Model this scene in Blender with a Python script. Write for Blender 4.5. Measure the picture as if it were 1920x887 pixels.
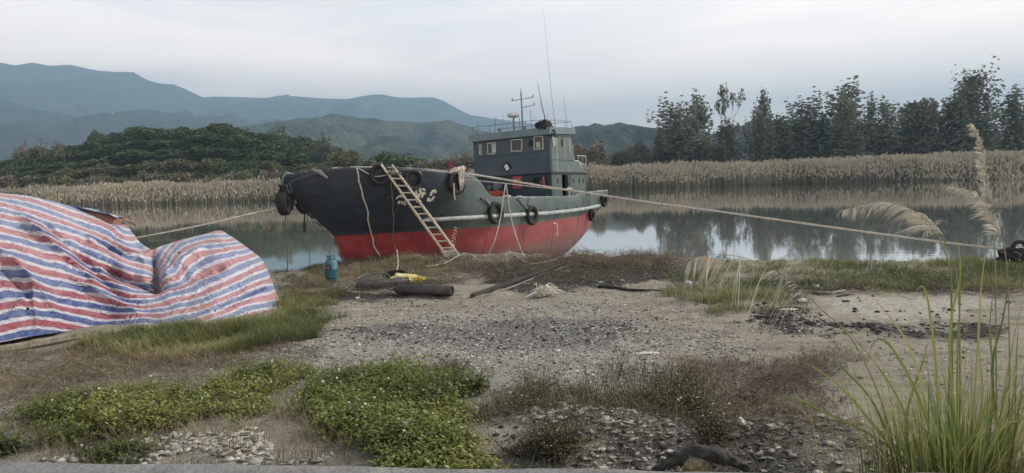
import bpy, bmesh, math, random
import numpy as np
from mathutils import Matrix, Vector
random.seed(7); RNG = np.random.default_rng(11)
for o in list(bpy.data.objects): bpy.data.objects.remove(o)
SC = bpy.context.scene; COL = SC.collection
R = math.radians
# ------------------------------------------------------------------ camera
F_PX = 1400.0; CX, CY = 960.0, 443.5
ROLL = math.atan(.031); PITCH = R(4.43); CAM = np.array([0., 0., 2.5])
cd = bpy.data.cameras.new('camera'); cam = bpy.data.objects.new('camera', cd); COL.objects.link(cam)
cd.sensor_width = 36; cd.lens = 36 * F_PX / 1920; cd.clip_start = .1; cd.clip_end = 30000
_up0 = Vector((0, math.sin(PITCH), math.cos(PITCH))); _fw = Vector((0, math.cos(PITCH), -math.sin(PITCH))); _x = Vector((1, 0, 0))
_r = _x * math.cos(ROLL) - _up0 * math.sin(ROLL); _u = _x * math.sin(ROLL) + _up0 * math.cos(ROLL)
cam.matrix_world = Matrix(((_r.x, _u.x, -_fw.x, 0), (_r.y, _u.y, -_fw.y, 0), (_r.z, _u.z, -_fw.z, 2.5), (0, 0, 0, 1)))
SC.camera = cam
# ------------------------------------------------------------------ light
SUN_EL, SUN_AZ = R(38), R(72)           # azimuth measured from +Y towards +X
w = bpy.data.worlds.new('World'); SC.world = w; w.use_nodes = True
nt = w.node_tree; nt.nodes.clear()
def N(t, k, **kw):
    n = t.nodes.new(k)
    for a, v in kw.items(): setattr(n, a, v)
    return n
wo = N(nt, 'ShaderNodeOutputWorld'); sky = N(nt, 'ShaderNodeTexSky', sky_type='NISHITA')
sky.sun_disc = False; sky.sun_elevation = SUN_EL; sky.sun_rotation = SUN_AZ; sky.air_density = 1.2; sky.dust_density = 3
b1 = N(nt, 'ShaderNodeBackground'); b1.inputs[1].default_value = .07; nt.links.new(sky.outputs[0], b1.inputs[0])
tc = N(nt, 'ShaderNodeTexCoord'); mp = N(nt, 'ShaderNodeMapping'); mp.inputs['Scale'].default_value = (1.0, 1.0, 5.5); mp.inputs['Rotation'].default_value = (0, R(6), 0)
mp.inputs['Location'].default_value = (3.1, .4, .2)
nz = N(nt, 'ShaderNodeTexNoise'); nz.inputs['Scale'].default_value = 2.1; nz.inputs['Detail'].default_value = 7; nz.inputs['Roughness'].default_value = .55; nz.inputs['Distortion'].default_value = .5
rp = N(nt, 'ShaderNodeValToRGB'); rp.color_ramp.elements[0].position = .38; rp.color_ramp.elements[0].color = (.345, .32, .33, 1)
rp.color_ramp.elements[1].position = .62; rp.color_ramp.elements[1].color = (.60, .53, .485, 1)
e = rp.color_ramp.elements.new(.5); e.color = (.485, .432, .41, 1)
nt.links.new(tc.outputs['Generated'], mp.inputs[0]); nt.links.new(mp.outputs[0], nz.inputs['Vector']); nt.links.new(nz.outputs[0], rp.inputs[0])
# thin high cloud is brighter and warmer towards the hidden sun on the right
sep = N(nt, 'ShaderNodeSeparateXYZ'); nt.links.new(tc.outputs['Generated'], sep.inputs[0])
mr = N(nt, 'ShaderNodeMapRange'); mr.inputs[1].default_value = -.45; mr.inputs[2].default_value = .6; mr.inputs[3].default_value = .0; mr.inputs[4].default_value = .8
nt.links.new(sep.outputs[0], mr.inputs[0])
mixc = N(nt, 'ShaderNodeMix', data_type='RGBA'); mixc.inputs[7].default_value = (.80, .68, .58, 1)
nt.links.new(mr.outputs[0], mixc.inputs[0]); nt.links.new(rp.outputs[0], mixc.inputs[6])
b2 = N(nt, 'ShaderNodeBackground'); b2.inputs[1].default_value = 1.5; hzb = N(nt, 'ShaderNodeMapRange'); hzb.inputs[1].default_value = .0; hzb.inputs[2].default_value = .45; hzb.inputs[3].default_value = 5.0; hzb.inputs[4].default_value = .47; hzb.inputs[2].default_value = .38; nt.links.new(sep.outputs[2], hzb.inputs[0]); nt.links.new(hzb.outputs[0], b2.inputs[1]); wmr = N(nt, 'ShaderNodeMapRange'); wmr.inputs[1].default_value = .0; wmr.inputs[2].default_value = .22; wmr.inputs[3].default_value = 1; wmr.inputs[4].default_value = 0; nt.links.new(sep.outputs[2], wmr.inputs[0])
wmx = N(nt, 'ShaderNodeMix', data_type='RGBA', blend_type='MULTIPLY'); nt.links.new(wmr.outputs[0], wmx.inputs[0]); nt.links.new(mixc.outputs[2], wmx.inputs[6]); wmx.inputs[7].default_value = (1.10, .91, .74, 1); nt.links.new(wmx.outputs[2], b2.inputs[0])
ms = N(nt, 'ShaderNodeMixShader'); ms.inputs[0].default_value = .86
nt.links.new(b1.outputs[0], ms.inputs[1]); nt.links.new(b2.outputs[0], ms.inputs[2]); nt.links.new(ms.outputs[0], wo.inputs[0])
ld = bpy.data.lights.new('sun', 'SUN'); ld.energy = 3.0; ld.angle = R(7); ld.color = (1, .95, .88)
sun = bpy.data.objects.new('sun', ld); COL.objects.link(sun)
sd = Vector((math.sin(SUN_AZ) * math.cos(SUN_EL), math.cos(SUN_AZ) * math.cos(SUN_EL), math.sin(SUN_EL)))
sun.rotation_euler = sd.to_track_quat('Z', 'Y').to_euler()
vs = SC.view_settings; SC.display_settings.display_device = 'sRGB'; vs.view_transform = 'Standard'; vs.look = 'None'; vs.gamma = 1; vs.exposure = .82; vs.use_curve_mapping = False
SC.cycles.max_bounces = 6; SC.cycles.transparent_max_bounces = 6; SC.cycles.use_denoising = True
# ------------------------------------------------------------------ pixel <-> place helpers (photo pixels, 1920 wide)
def ray(px, py):
    a = (px - CX) / F_PX; b = (CY - py) / F_PX; c, s = math.cos(ROLL), math.sin(ROLL)
    x2 = a * c + b * s; y2 = -a * s + b * c
    return np.array([x2, math.cos(PITCH) + y2 * math.sin(PITCH), -math.sin(PITCH) + y2 * math.cos(PITCH)])
def at(px, py, Y):
    d = ray(px, py); return CAM + d * (Y / d[1])
def gnd(px, py, z=0.):
    d = ray(px, py); return CAM + d * ((z - CAM[2]) / d[2])
def horizon(px): return 335 - .031 * (px - 960)
# ------------------------------------------------------------------ noise
def _hash(ix, iy, seed):
    n = (ix.astype(np.int64) * 374761393 + iy.astype(np.int64) * 668265263 + seed * 974634777) & 0x7fffffff
    n = ((n ^ (n >> 13)) * 1274126177) & 0x7fffffff
    return ((n ^ (n >> 16)) & 0xffff) / 65535.0
def vnoise(x, y, seed=0):
    x = np.asarray(x, float); y = np.asarray(y, float)
    ix = np.floor(x); iy = np.floor(y); fx = x - ix; fy = y - iy; fx = fx * fx * (3 - 2 * fx); fy = fy * fy * (3 - 2 * fy)
    a = _hash(ix, iy, seed); b = _hash(ix + 1, iy, seed); c = _hash(ix, iy + 1, seed); d = _hash(ix + 1, iy + 1, seed)
    return (a + (b - a) * fx) * (1 - fy) + (c + (d - c) * fx) * fy - .5
def fbm(x, y, oct=4, seed=0, rough=.5):
    s = 0; a = 1
    for i in range(oct):
        s = s + a * vnoise(np.asarray(x) * 2 ** i + 17.3 * i, np.asarray(y) * 2 ** i - 9.1 * i, seed + i); a *= rough
    return s
def sstep(a, b, x):
    t = np.clip((np.asarray(x, float) - a) / (b - a), 0, 1); return t * t * (3 - 2 * t)
# ------------------------------------------------------------------ materials
MATS = {}
def mat(name, col, rough=.8, col2=None, scale=6., metal=0., bump=0., bscale=30., attr=None, spec=.3, detail=5, lo=.35, hi=.65, trans=0., bdist=.05):
    """procedural: noise between two colours, bump; attr = per-piece random value that varies brightness"""
    if name in MATS: return MATS[name]
    m = bpy.data.materials.new(name); m.use_nodes = True; t = m.node_tree; P = t.nodes['Principled BSDF']
    P.inputs['Roughness'].default_value = rough; P.inputs['Metallic'].default_value = metal; P.inputs['Specular IOR Level'].default_value = spec
    c2 = col2 or tuple(c * .65 for c in col)
    tcn = N(t, 'ShaderNodeTexCoord'); n = N(t, 'ShaderNodeTexNoise'); n.inputs['Scale'].default_value = scale; n.inputs['Detail'].default_value = detail; n.inputs['Roughness'].default_value = .6
    t.links.new(tcn.outputs['Object'], n.inputs['Vector'])
    r = N(t, 'ShaderNodeValToRGB'); r.color_ramp.elements[0].position = lo; r.color_ramp.elements[1].position = hi
    r.color_ramp.elements[0].color = (*c2, 1); r.color_ramp.elements[1].color = (*col, 1)
    t.links.new(n.outputs[0], r.inputs[0]); out = r.outputs[0]
    if attr:
        at_ = N(t, 'ShaderNodeAttribute', attribute_name='rnd')
        r.color_ramp.elements[0].position = 0; r.color_ramp.elements[1].position = 1
        r2 = r; t.links.new(at_.outputs['Fac'], r2.inputs[0])
        for pos, c in attr:
            el = r.color_ramp.elements.new(pos); el.color = (*c, 1)
    t.links.new(out, P.inputs['Base Color'])
    if bump:
        n2 = N(t, 'ShaderNodeTexNoise'); n2.inputs['Scale'].default_value = bscale; n2.inputs['Detail'].default_value = 6
        t.links.new(tcn.outputs['Object'], n2.inputs['Vector'])
        bp = N(t, 'ShaderNodeBump'); bp.inputs['Strength'].default_value = bump; bp.inputs['Distance'].default_value = bdist
        t.links.new(n2.outputs[0], bp.inputs['Height']); t.links.new(bp.outputs[0], P.inputs['Normal'])
    if trans:
        tr = N(t, 'ShaderNodeBsdfTranslucent'); t.links.new(out, tr.inputs[0]); mx = N(t, 'ShaderNodeMixShader'); mx.inputs[0].default_value = trans
        t.links.new(P.outputs[0], mx.inputs[1]); t.links.new(tr.outputs[0], mx.inputs[2]); t.links.new(mx.outputs[0], t.nodes['Material Output'].inputs[0])
    MATS[name] = m; return m
# ------------------------------------------------------------------ object helpers
def tag(o, label=None, cat=None, group=None, kind=None):
    if label: o['label'] = label
    if cat: o['category'] = cat
    if group: o['group'] = group
    if kind: o['kind'] = kind
    return o
def meshobj(name, verts, faces, m, parent=None, rnd=None, smooth=False, uv=None):
    """verts (n,3); faces: an (m,k) int array, or a list of such arrays / of lists"""
    me = bpy.data.meshes.new(name); verts = np.asarray(verts, np.float32)
    if isinstance(faces, np.ndarray): faces = [faces]
    if len(faces) and not isinstance(faces[0], np.ndarray): me.from_pydata(verts.tolist(), [], [list(map(int, f)) for f in faces])
    else:
        me.vertices.add(len(verts)); me.vertices.foreach_set('co', verts.ravel())
        loops = np.concatenate([f.ravel() for f in faces]).astype(np.int32)
        tot = np.concatenate([np.full(len(f), f.shape[1], np.int32) for f in faces]); st = np.concatenate([[0], np.cumsum(tot)[:-1]]).astype(np.int32)
        me.loops.add(len(loops)); me.loops.foreach_set('vertex_index', loops)
        me.polygons.add(len(tot)); me.polygons.foreach_set('loop_start', st); me.polygons.foreach_set('loop_total', tot)
        me.update(calc_edges=True); me.validate()
    if smooth: me.polygons.foreach_set('use_smooth', [True] * len(me.polygons))
    if rnd is not None:
        a = me.attributes.new('rnd', 'FLOAT', 'POINT'); a.data.foreach_set('value', np.asarray(rnd, np.float32))
    if uv is not None:
        ul = me.uv_layers.new(name='UVMap'); li = np.zeros(len(me.loops), np.int32); me.loops.foreach_get('vertex_index', li)
        ul.data.foreach_set('uv', np.asarray(uv, np.float32)[li].ravel())
    for mm in (m if isinstance(m, (list, tuple)) else [m]): me.materials.append(mm)
    o = bpy.data.objects.new(name, me); COL.objects.link(o)
    if parent is not None: o.parent = parent
    return o
def empty(name, loc=(0, 0, 0), rz=0):
    o = bpy.data.objects.new(name, None); o.empty_display_size = .2; o.location = loc; o.rotation_euler = (0, 0, rz); COL.objects.link(o); return o
class MB:
    """collects shapes for ONE mesh"""
    def __init__(s): s.v = []; s.f = []; s.n = 0
    def add(s, v, f):
        for q in f: s.f.append([i + s.n for i in q])
        s.v.extend([tuple(map(float, p)) for p in v]); s.n += len(v); return s
    def box(s, c, d, M=None):
        x, y, z = (k / 2 for k in d); v = [Vector((sx * x, sy * y, sz * z)) for sx in (-1, 1) for sy in (-1, 1) for sz in (-1, 1)]
        if M is not None: v = [M @ p for p in v]
        v = [p + Vector(c) for p in v]
        return s.add(v, [(0, 1, 3, 2), (4, 6, 7, 5), (0, 4, 5, 1), (2, 3, 7, 6), (0, 2, 6, 4), (1, 5, 7, 3)])
    def tube(s, pts, r, n=8, cap=True):
        P = [Vector(p) for p in pts]; rr = r if hasattr(r, '__len__') else [r] * len(P); v = []; f = []
        up = Vector((0, 0, 1))
        d0 = (P[1] - P[0]).normalized(); a = d0.cross(up)
        if a.length < 1e-3: a = d0.cross(Vector((1, 0, 0)))
        a.normalize()
        for i, p in enumerate(P):
            d = (P[min(i + 1, len(P) - 1)] - P[max(i - 1, 0)])
            if d.length < 1e-9: d = d0
            d.normalize(); a = (a - d * a.dot(d))
            if a.length < 1e-6: a = d.orthogonal()
            a.normalize(); b = d.cross(a)
            for k in range(n):
                t = 2 * math.pi * k / n; v.append(p + (a * math.cos(t) + b * math.sin(t)) * rr[i])
        for i in range(len(P) - 1):
            for k in range(n): f.append((i * n + k, i * n + (k + 1) % n, (i + 1) * n + (k + 1) % n, (i + 1) * n + k))
        if cap: f.append(tuple(range(n))[::-1]); f.append(tuple((len(P) - 1) * n + k for k in range(n)))
        return s.add(v, f)
    def lathe(s, prof, n=24, M=None):
        v = []; f = []
        for r, z in prof:
            for k in range(n):
                t = 2 * math.pi * k / n; p = Vector((r * math.cos(t), r * math.sin(t), z)); v.append(M @ p if M is not None else p)
        for i in range(len(prof) - 1):
            for k in range(n): f.append((i * n + k, i * n + (k + 1) % n, (i + 1) * n + (k + 1) % n, (i + 1) * n + k))
        f.append(tuple(range(n))[::-1]); f.append(tuple((len(prof) - 1) * n + k for k in range(n)))
        return s.add(v, f)
    def build(s, name, m, parent=None, smooth=False):
        o = meshobj(name, s.v, s.f, m, parent, smooth=False)
        if smooth:
            o.data.polygons.foreach_set('use_smooth', [True] * len(o.data.polygons))
            try: o.data.set_sharp_from_angle(angle=R(40))
            except Exception: pass
        return o
def scatter(tv, tf, P, S, rz, tilt=None, tdir=None, stretch=None):
    """copies of template tv/tf at points P, vectorised; returns verts, faces, piece index per vert"""
    tv = np.asarray(tv, float); tf = np.asarray(tf, int); n = len(P); k = len(tv)
    V = np.broadcast_to(tv, (n, k, 3)).copy() * np.asarray(S).reshape(n, 1, -1)
    if tilt is not None:
        c, s = np.cos(tilt)[:, None], np.sin(tilt)[:, None]; y = V[:, :, 1] * c - V[:, :, 2] * s; z = V[:, :, 1] * s + V[:, :, 2] * c; V[:, :, 1] = y; V[:, :, 2] = z
    c, s = np.cos(rz)[:, None], np.sin(rz)[:, None]; x = V[:, :, 0] * c - V[:, :, 1] * s; y = V[:, :, 0] * s + V[:, :, 1] * c; V[:, :, 0] = x; V[:, :, 1] = y
    V += np.asarray(P)[:, None, :]
    Fa = (tf[None] + (np.arange(n) * k)[:, None, None]).reshape(-1, tf.shape[1])
    return V.reshape(-1, 3), Fa, np.repeat(np.arange(n), k)
def merge(parts):
    V = []; Fs = []; Rn = []; n = 0
    for v, f, r in parts: V.append(v); Fs.append(f + n); Rn.append(r); n += len(v)
    return np.concatenate(V), Fs, np.concatenate(Rn)
def inpoly(x, y, poly):
    ins = np.zeros(len(x), bool); n = len(poly)
    for i in range(n):
        x1, y1 = poly[i]; x2, y2 = poly[(i + 1) % n]
        c = ((y1 > y) != (y2 > y)) & (x < (x2 - x1) * (y - y1) / (y2 - y1 + 1e-12) + x1); ins ^= c
    return ins
def polypts(pix, n, z=0., edge=.25, seed=1):
    """n random ground points in the patch whose outline on the ground was read off at these pixels"""
    w_ = [gnd(px, py, z)[:2] for px, py in pix]; xs = [q[0] for q in w_]; ys = [q[1] for q in w_]; rg = np.random.default_rng(seed)
    out = []; got = 0
    while got < n:
        x = rg.uniform(min(xs) - edge, max(xs) + edge, n * 2); y = rg.uniform(min(ys) - edge, max(ys) + edge, n * 2)
        jx = x + fbm(x * 1.3, y * 1.3, 3, seed) * edge * 3; jy = y + fbm(x * 1.3 + 50, y * 1.3, 3, seed) * edge * 3
        k = inpoly(jx, jy, w_) & (fbm(x * 1.1, y * 1.1, 3, seed + 5) + rg.uniform(-.25, .45, len(x)) > -.12)
        out.append(np.stack([x[k], y[k]], 1)); got += k.sum()
    return np.concatenate(out)[:n]
# ------------------------------------------------------------------ terrain
def bank(x):  # y of the near bank's lip
    x = np.asarray(x, float)
    return np.interp(x, [-60, -12, -6.5, -4.5, 1, 4, 8, 11, 16, 60], [19.5, 20.5, 21.6, 23.2, 23.3, 22.0, 20.0, 19.2, 18.6, 16]) + fbm(x * .6, x * 0 + 3, 4, 5) * .9
def far_edge(x): return np.interp(x, [-400, -70, 0, 45, 110, 400], [150, 166, 176, 178, 152, 120]) + fbm(np.asarray(x, float) * .03, np.asarray(x, float) * 0, 3, 8) * 5
SKY_L = [(-400, 345), (-200, 318), (-60, 303), (0, 300), (60, 287), (120, 275), (180, 262), (240, 245), (330, 240), (430, 233), (470, 243), (520, 252), (570, 262), (610, 283), (665, 296), (700, 330)]
def wood_top(x, y):  # height of the wooded hill's skyline at this place
    px = CX + F_PX * np.asarray(x) / np.asarray(y)
    sk = np.interp(px, [p[0] for p in SKY_L], [p[1] for p in SKY_L]); return 2.5 + (horizon(px) - sk) * np.asarray(y) / F_PX
def height(x, y):
    x = np.asarray(x, float); y = np.asarray(y, float)
    b = bank(x); fe = far_edge(x)
    h = fbm(x * .35, y * .35, 4, 1) * .12 + fbm(x * 2.1, y * 2.1, 4, 2) * .045 + fbm(x * 6, y * 6, 3, 4) * .03
    hump = .28 * np.exp(-((y - (b - 1.1)) / 1.0) ** 2) * (.35 + .65 * (sstep(-7, -4, x) * (1 - sstep(2.5, 5, x)))) * (.7 + 1.1 * np.clip(fbm(x * .9, y * .9, 3, 6), -.3, .6))
    h = h + hump
    # washed-out hollow and heap of spoil by the road
    h = h - .42 * np.exp(-((x - 1.7) / 1.0) ** 2 - ((y - 6.1) / .75) ** 2) + .22 * np.exp(-((x - .75) / .8) ** 2 - ((y - 7.1) / .5) ** 2)
    h = h - .1 * sstep(7.2, 6.0, y)
    near = h
    down = sstep(0, 1.5, y - b)
    bed = -2.6 + fbm(x * .1, y * .1, 3, 3) * .5
    h = near * (1 - down) + bed * down
    bed = bed + 1.95 * np.exp(-((x + 15.5 + fbm(y * .5, x * 0, 2, 71) * 2) / 5.5) ** 2 - ((y - 44 + fbm(x * .5, y * 0, 3, 72) * 4) / 3.2) ** 2) * (1 + .12 * fbm(x * .7, y * .9, 4, 73))
    bed = bed + 2.0 * np.exp(-((x - 4.6) / 2.2) ** 2 - ((y - 25.5) / 1.6) ** 2)
    # grey mud shoulder beside the stern
    up = sstep(-4, 3, y - fe)
    farb = .1 + 1.3 * sstep(10, 120, y - fe) + fbm(x * .02, y * .02, 4, 9) * 1.5 * sstep(5, 60, y - fe)
    wh = (wood_top(x, np.maximum(y, 60)) * np.clip(235 / np.maximum(y, 60), 0, 1) ** .5 - 9.5) * sstep(178, 240, y) * (1 - sstep(270, 420, y)) * (x < 5)
    farb = farb + np.clip(wh, 0, 40)
    farb = np.where(y > 600, farb + (y - 600) * .0, farb)
    return h * (1 - up) + farb * up
def hz(x, y): return float(height(np.array([x]), np.array([y]))[0])
def grow(a, b, k=1.18):
    out = [a]; s = .12
    while out[-1] < b: out.append(out[-1] + s); s *= k
    return out
xs = np.array(sorted(set([-v for v in grow(12, 7000)]) | set(np.round(np.arange(-12, 14.01, .09), 3)) | set([v + 2 for v in grow(12, 7000)])))
ys = np.array([-60, -40, -20, -10, -4, 0, 2, 3.5, 4.5] + list(np.arange(5, 27, .09)) + [v for v in grow(27.05, 140, 1.08)] + list(np.arange(146, 420, 5)) + [v for v in grow(425, 9000, 1.9)])
ys = np.array(sorted(set(np.round(ys, 3))))
GX, GY = np.meshgrid(xs, ys); GZ = height(GX, GY)
def gridfaces(ny, nx):
    i = np.arange(ny - 1)[:, None] * nx + np.arange(nx - 1)[None]; return np.stack([i, i + 1, i + nx + 1, i + nx], -1).reshape(-1, 4)
def ground_mat():
    m = bpy.data.materials.new('bare_ground'); m.use_nodes = True; t = m.node_tree; P = t.nodes['Principled BSDF']; P.inputs['Roughness'].default_value = .95; P.inputs['Specular IOR Level'].default_value = .15
    g = N(t, 'ShaderNodeNewGeometry')
    def noise(sc, det=6, ro=.6, dist=0., vec=None):
        n = N(t, 'ShaderNodeTexNoise'); n.inputs['Scale'].default_value = sc; n.inputs['Detail'].default_value = det; n.inputs['Roughness'].default_value = ro; n.inputs['Distortion'].default_value = dist
        t.links.new(vec or g.outputs['Position'], n.inputs['Vector']); return n.outputs[0]
    def ramp(src, stops):
        r = N(t, 'ShaderNodeValToRGB'); cr = r.color_ramp
        cr.elements[0].position, cr.elements[0].color = stops[0][0], (*stops[0][1], 1); cr.elements[1].position, cr.elements[1].color = stops[-1][0], (*stops[-1][1], 1)
        for p, c in stops[1:-1]: cr.elements.new(p).color = (*c, 1)
        t.links.new(src, r.inputs[0]); return r.outputs[0]
    def mix(fac, a, b):
        x = N(t, 'ShaderNodeMix', data_type='RGBA'); 
        if isinstance(fac, float): x.inputs[0].default_value = fac
        else: t.links.new(fac, x.inputs[0])
        t.links.new(a, x.inputs[6]); t.links.new(b, x.inputs[7]); return x.outputs[2]
    base = ramp(noise(.55, 5), [(.3, (.20, .172, .128)), (.5, (.29, .25, .187)), (.7, (.245, .222, .183))])
    fine = ramp(noise(9, 8, .7), [(.32, (.08, .074, .064)), (.5, (.24, .225, .19)), (.68, (.46, .435, .385))])
    base = mix(.5, base, fine)
    mt_ = N(t, 'ShaderNodeMapping'); mt_.inputs['Scale'].default_value = (.22, 1.5, 1); mt_.inputs['Rotation'].default_value = (0, 0, R(12)); t.links.new(g.outputs['Position'], mt_.inputs[0]); trk = ramp(noise(1.5, 6, .65, .6, mt_.outputs[0]), [(.36, (.13, .118, .10)), (.5, (.30, .265, .21)), (.66, (.45, .41, .33))]); base = mix(.38, base, trk)
    # cinders / dark wet silt in patches (attribute), pale dried silt on the right, litter straw
    for an, col, sc in (('dark', (.055, .052, .048), 5), ('pale', (.40, .375, .32), 3.2), ('straw', (.17, .13, .085), 12), ('gravel', (.30, .295, .28), 26)):
        a = N(t, 'ShaderNodeAttribute', attribute_name=an); n = noise(sc, 7, .7, .4)
        ad = N(t, 'ShaderNodeMath', operation='ADD'); t.links.new(a.outputs['Fac'], ad.inputs[0]); t.links.new(n, ad.inputs[1])
        mrn = N(t, 'ShaderNodeMapRange'); mrn.inputs[1].default_value = .95; mrn.inputs[2].default_value = 1.15; t.links.new(ad.outputs[0], mrn.inputs[0])
        c2 = ramp(noise(sc * 4, 6, .7), [(.3, tuple(c * .55 for c in col)), (.7, tuple(min(1, c * 1.3) for c in col))])
        base = mix(mrn.outputs[0], base, c2)
    # pebbles
    vo = N(t, 'ShaderNodeTexVoronoi'); vo.inputs['Scale'].default_value = 34; t.links.new(g.outputs['Position'], vo.inputs['Vector'])
    ga = N(t, 'ShaderNodeAttribute', attribute_name='gravel')
    pc = ramp(vo.outputs['Color'], [(.1, (.05, .05, .048)), (.4, (.20, .19, .175)), (.7, (.46, .44, .41))])
    gm = N(t, 'ShaderNodeMath', operation='MULTIPLY'); gm.inputs[1].default_value = .7; t.links.new(ga.outputs['Fac'], gm.inputs[0])
    base = mix(gm.outputs[0], base, pc)
    # far land is grassy
    sy = N(t, 'ShaderNodeSeparateXYZ'); t.links.new(g.outputs['Position'], sy.inputs[0])
    fr = N(t, 'ShaderNodeMapRange'); fr.inputs[1].default_value = 100; fr.inputs[2].default_value = 150; t.links.new(sy.outputs[1], fr.inputs[0])
    fc = ramp(noise(.05, 6, .7), [(.3, (.05, .055, .03)), (.7, (.11, .10, .06))])
    base = mix(fr.outputs[0], base, fc)
    t.links.new(base, P.inputs['Base Color'])
    bp = N(t, 'ShaderNodeBump'); bp.inputs['Strength'].default_value = .9; bp.inputs['Distance'].default_value = .05
    ad = N(t, 'ShaderNodeMath', operation='MULTIPLY_ADD'); t.links.new(noise(14, 9, .75), ad.inputs[0]); ad.inputs[1].default_value = 1.; 
    v2 = N(t, 'ShaderNodeMath', operation='MULTIPLY'); t.links.new(vo.outputs['Distance'], v2.inputs[0]); v2.inputs[1].default_value = -.5
    t.links.new(v2.outputs[0], ad.inputs[2]); t.links.new(ad.outputs[0], bp.inputs['Height']); t.links.new(bp.outputs[0], P.inputs['Normal'])
    return m
gv = np.stack([GX.ravel(), GY.ravel(), GZ.ravel()], 1)
ground = meshobj('ground', gv, gridfaces(len(ys), len(xs)), ground_mat(), smooth=True); tag(ground, kind='structure')
def blob(pix, fall=.6):
    """soft mask on the ground over a patch outlined by pixels"""
    w_ = [gnd(px, py)[:2] for px, py in pix]; x, y = gv[:, 0], gv[:, 1]
    x = x + fbm(x * .8, y * .8, 3, 61) * .8; y = y + fbm(x * .8, y * .8, 3, 62) * .8
    d = np.full(len(gv), 1e9)
    n = len(w_)
    for i in range(n):
        a = np.array(w_[i]); b_ = np.array(w_[(i + 1) % n]); ab = b_ - a; tt = np.clip(((x - a[0]) * ab[0] + (y - a[1]) * ab[1]) / (ab @ ab), 0, 1)
        d = np.minimum(d, np.hypot(x - a[0] - tt * ab[0], y - a[1] - tt * ab[1]))
    ins = inpoly(x, y, w_); sd_ = np.where(ins, d, -d); return np.clip(.5 + sd_ / fall * .5, 0, 1)
PATCH = {
 'dark': [[(880, 500), (1000, 488), (1280, 492), (1290, 525), (1100, 545), (1000, 560), (900, 530)], [(1380, 585), (1500, 565), (1560, 620), (1900, 640), (1900, 600), (1600, 600), (1560, 640), (1420, 620)], [(540, 552), (840, 535), (850, 560), (620, 566)],
          [(560, 625), (700, 610), (1000, 590), (1260, 600), (1180, 660), (850, 650), (600, 640)], [(960, 745), (1300, 740), (1520, 800), (1480, 870), (960, 870)], [(1080, 530), (1200, 536), (1180, 546), (1080, 542)], [(300, 670), (560, 650), (600, 665), (380, 690)]],
 'pale': [[(1490, 560), (1700, 545), (1920, 545), (1920, 600), (1700, 610), (1560, 590)], [(1420, 800), (1560, 790), (1600, 887), (1460, 870)], [(1500, 835), (1760, 845), (1760, 900), (1500, 887)], [(180, 815), (560, 815), (590, 868), (180, 868)]],
 'straw': [[(0, 650), (200, 625), (600, 610), (560, 655), (250, 720), (0, 740)], [(1250, 690), (1560, 650), (1560, 780), (1300, 780)], [(500, 500), (860, 490), (860, 520), (520, 545)], [(1000, 478), (1300, 485), (1250, 510), (900, 500)]],
 'gravel': [[(560, 640), (850, 590), (1100, 570), (1350, 640), (1500, 690), (1300, 760), (900, 790), (600, 790), (250, 760)], [(160, 800), (600, 800), (600, 870), (160, 870)], [(940, 740), (1300, 730), (1560, 800), (1540, 880), (940, 880)]],
}
for k, pl in PATCH.items():
    v = np.zeros(len(gv))
    for p in pl: v = np.maximum(v, blob(p, .9 if k != 'dark' else .5))
    a = ground.data.attributes.new(k, 'FLOAT', 'POINT'); a.data.foreach_set('value', (v * {'dark': .70, 'pale': .75, 'straw': .62, 'gravel': .50}[k]).astype(np.float32))
# ------------------------------------------------------------------ water
def water_mat():
    m = bpy.data.materials.new('river_water'); m.use_nodes = True; t = m.node_tree; P = t.nodes['Principled BSDF']
    P.inputs['Base Color'].default_value = (.26, .27, .24, 1); P.inputs['Roughness'].default_value = .035; P.inputs['IOR'].default_value = 1.33; P.inputs['Specular IOR Level'].default_value = .75
    P.inputs['Coat Weight'].default_value = 1.; P.inputs['Coat Roughness'].default_value = .03; P.inputs['Coat IOR'].default_value = 1.6
    g = N(t, 'ShaderNodeNewGeometry'); mpn = N(t, 'ShaderNodeMapping'); mpn.inputs['Scale'].default_value = (.5, 1.6, 1); t.links.new(g.outputs['Position'], mpn.inputs[0])
    n = N(t, 'ShaderNodeTexNoise'); n.inputs['Scale'].default_value = 1.4; n.inputs['Detail'].default_value = 3; t.links.new(mpn.outputs[0], n.inputs['Vector'])
    n2 = N(t, 'ShaderNodeTexNoise'); n2.inputs['Scale'].default_value = .06; n2.inputs['Detail'].default_value = 3; t.links.new(mpn.outputs[0], n2.inputs['Vector'])
    r = N(t, 'ShaderNodeMapRange'); r.inputs[1].default_value = .45; r.inputs[2].default_value = .7; r.inputs[3].default_value = .012; r.inputs[4].default_value = .05; t.links.new(n2.outputs[0], r.inputs[0])
    bp = N(t, 'ShaderNodeBump'); bp.inputs['Distance'].default_value = .05; t.links.new(r.outputs[0], bp.inputs['Strength']); t.links.new(n.outputs[0], bp.inputs['Height'])
    t.links.new(bp.outputs[0], P.inputs['Normal']); t.links.new(bp.outputs[0], P.inputs['Coat Normal']); return m
WZ = -.8
wx = [-900, -300, -100, -30, -10, 0, 10, 30, 100, 300, 900]; wy = [15, 25, 40, 80, 130, 200]
WX, WY = np.meshgrid(wx, wy); water = meshobj('water', np.stack([WX.ravel(), WY.ravel(), np.full(WX.size, WZ)], 1), gridfaces(len(wy), len(wx)), water_mat()); tag(water, kind='structure')
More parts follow.
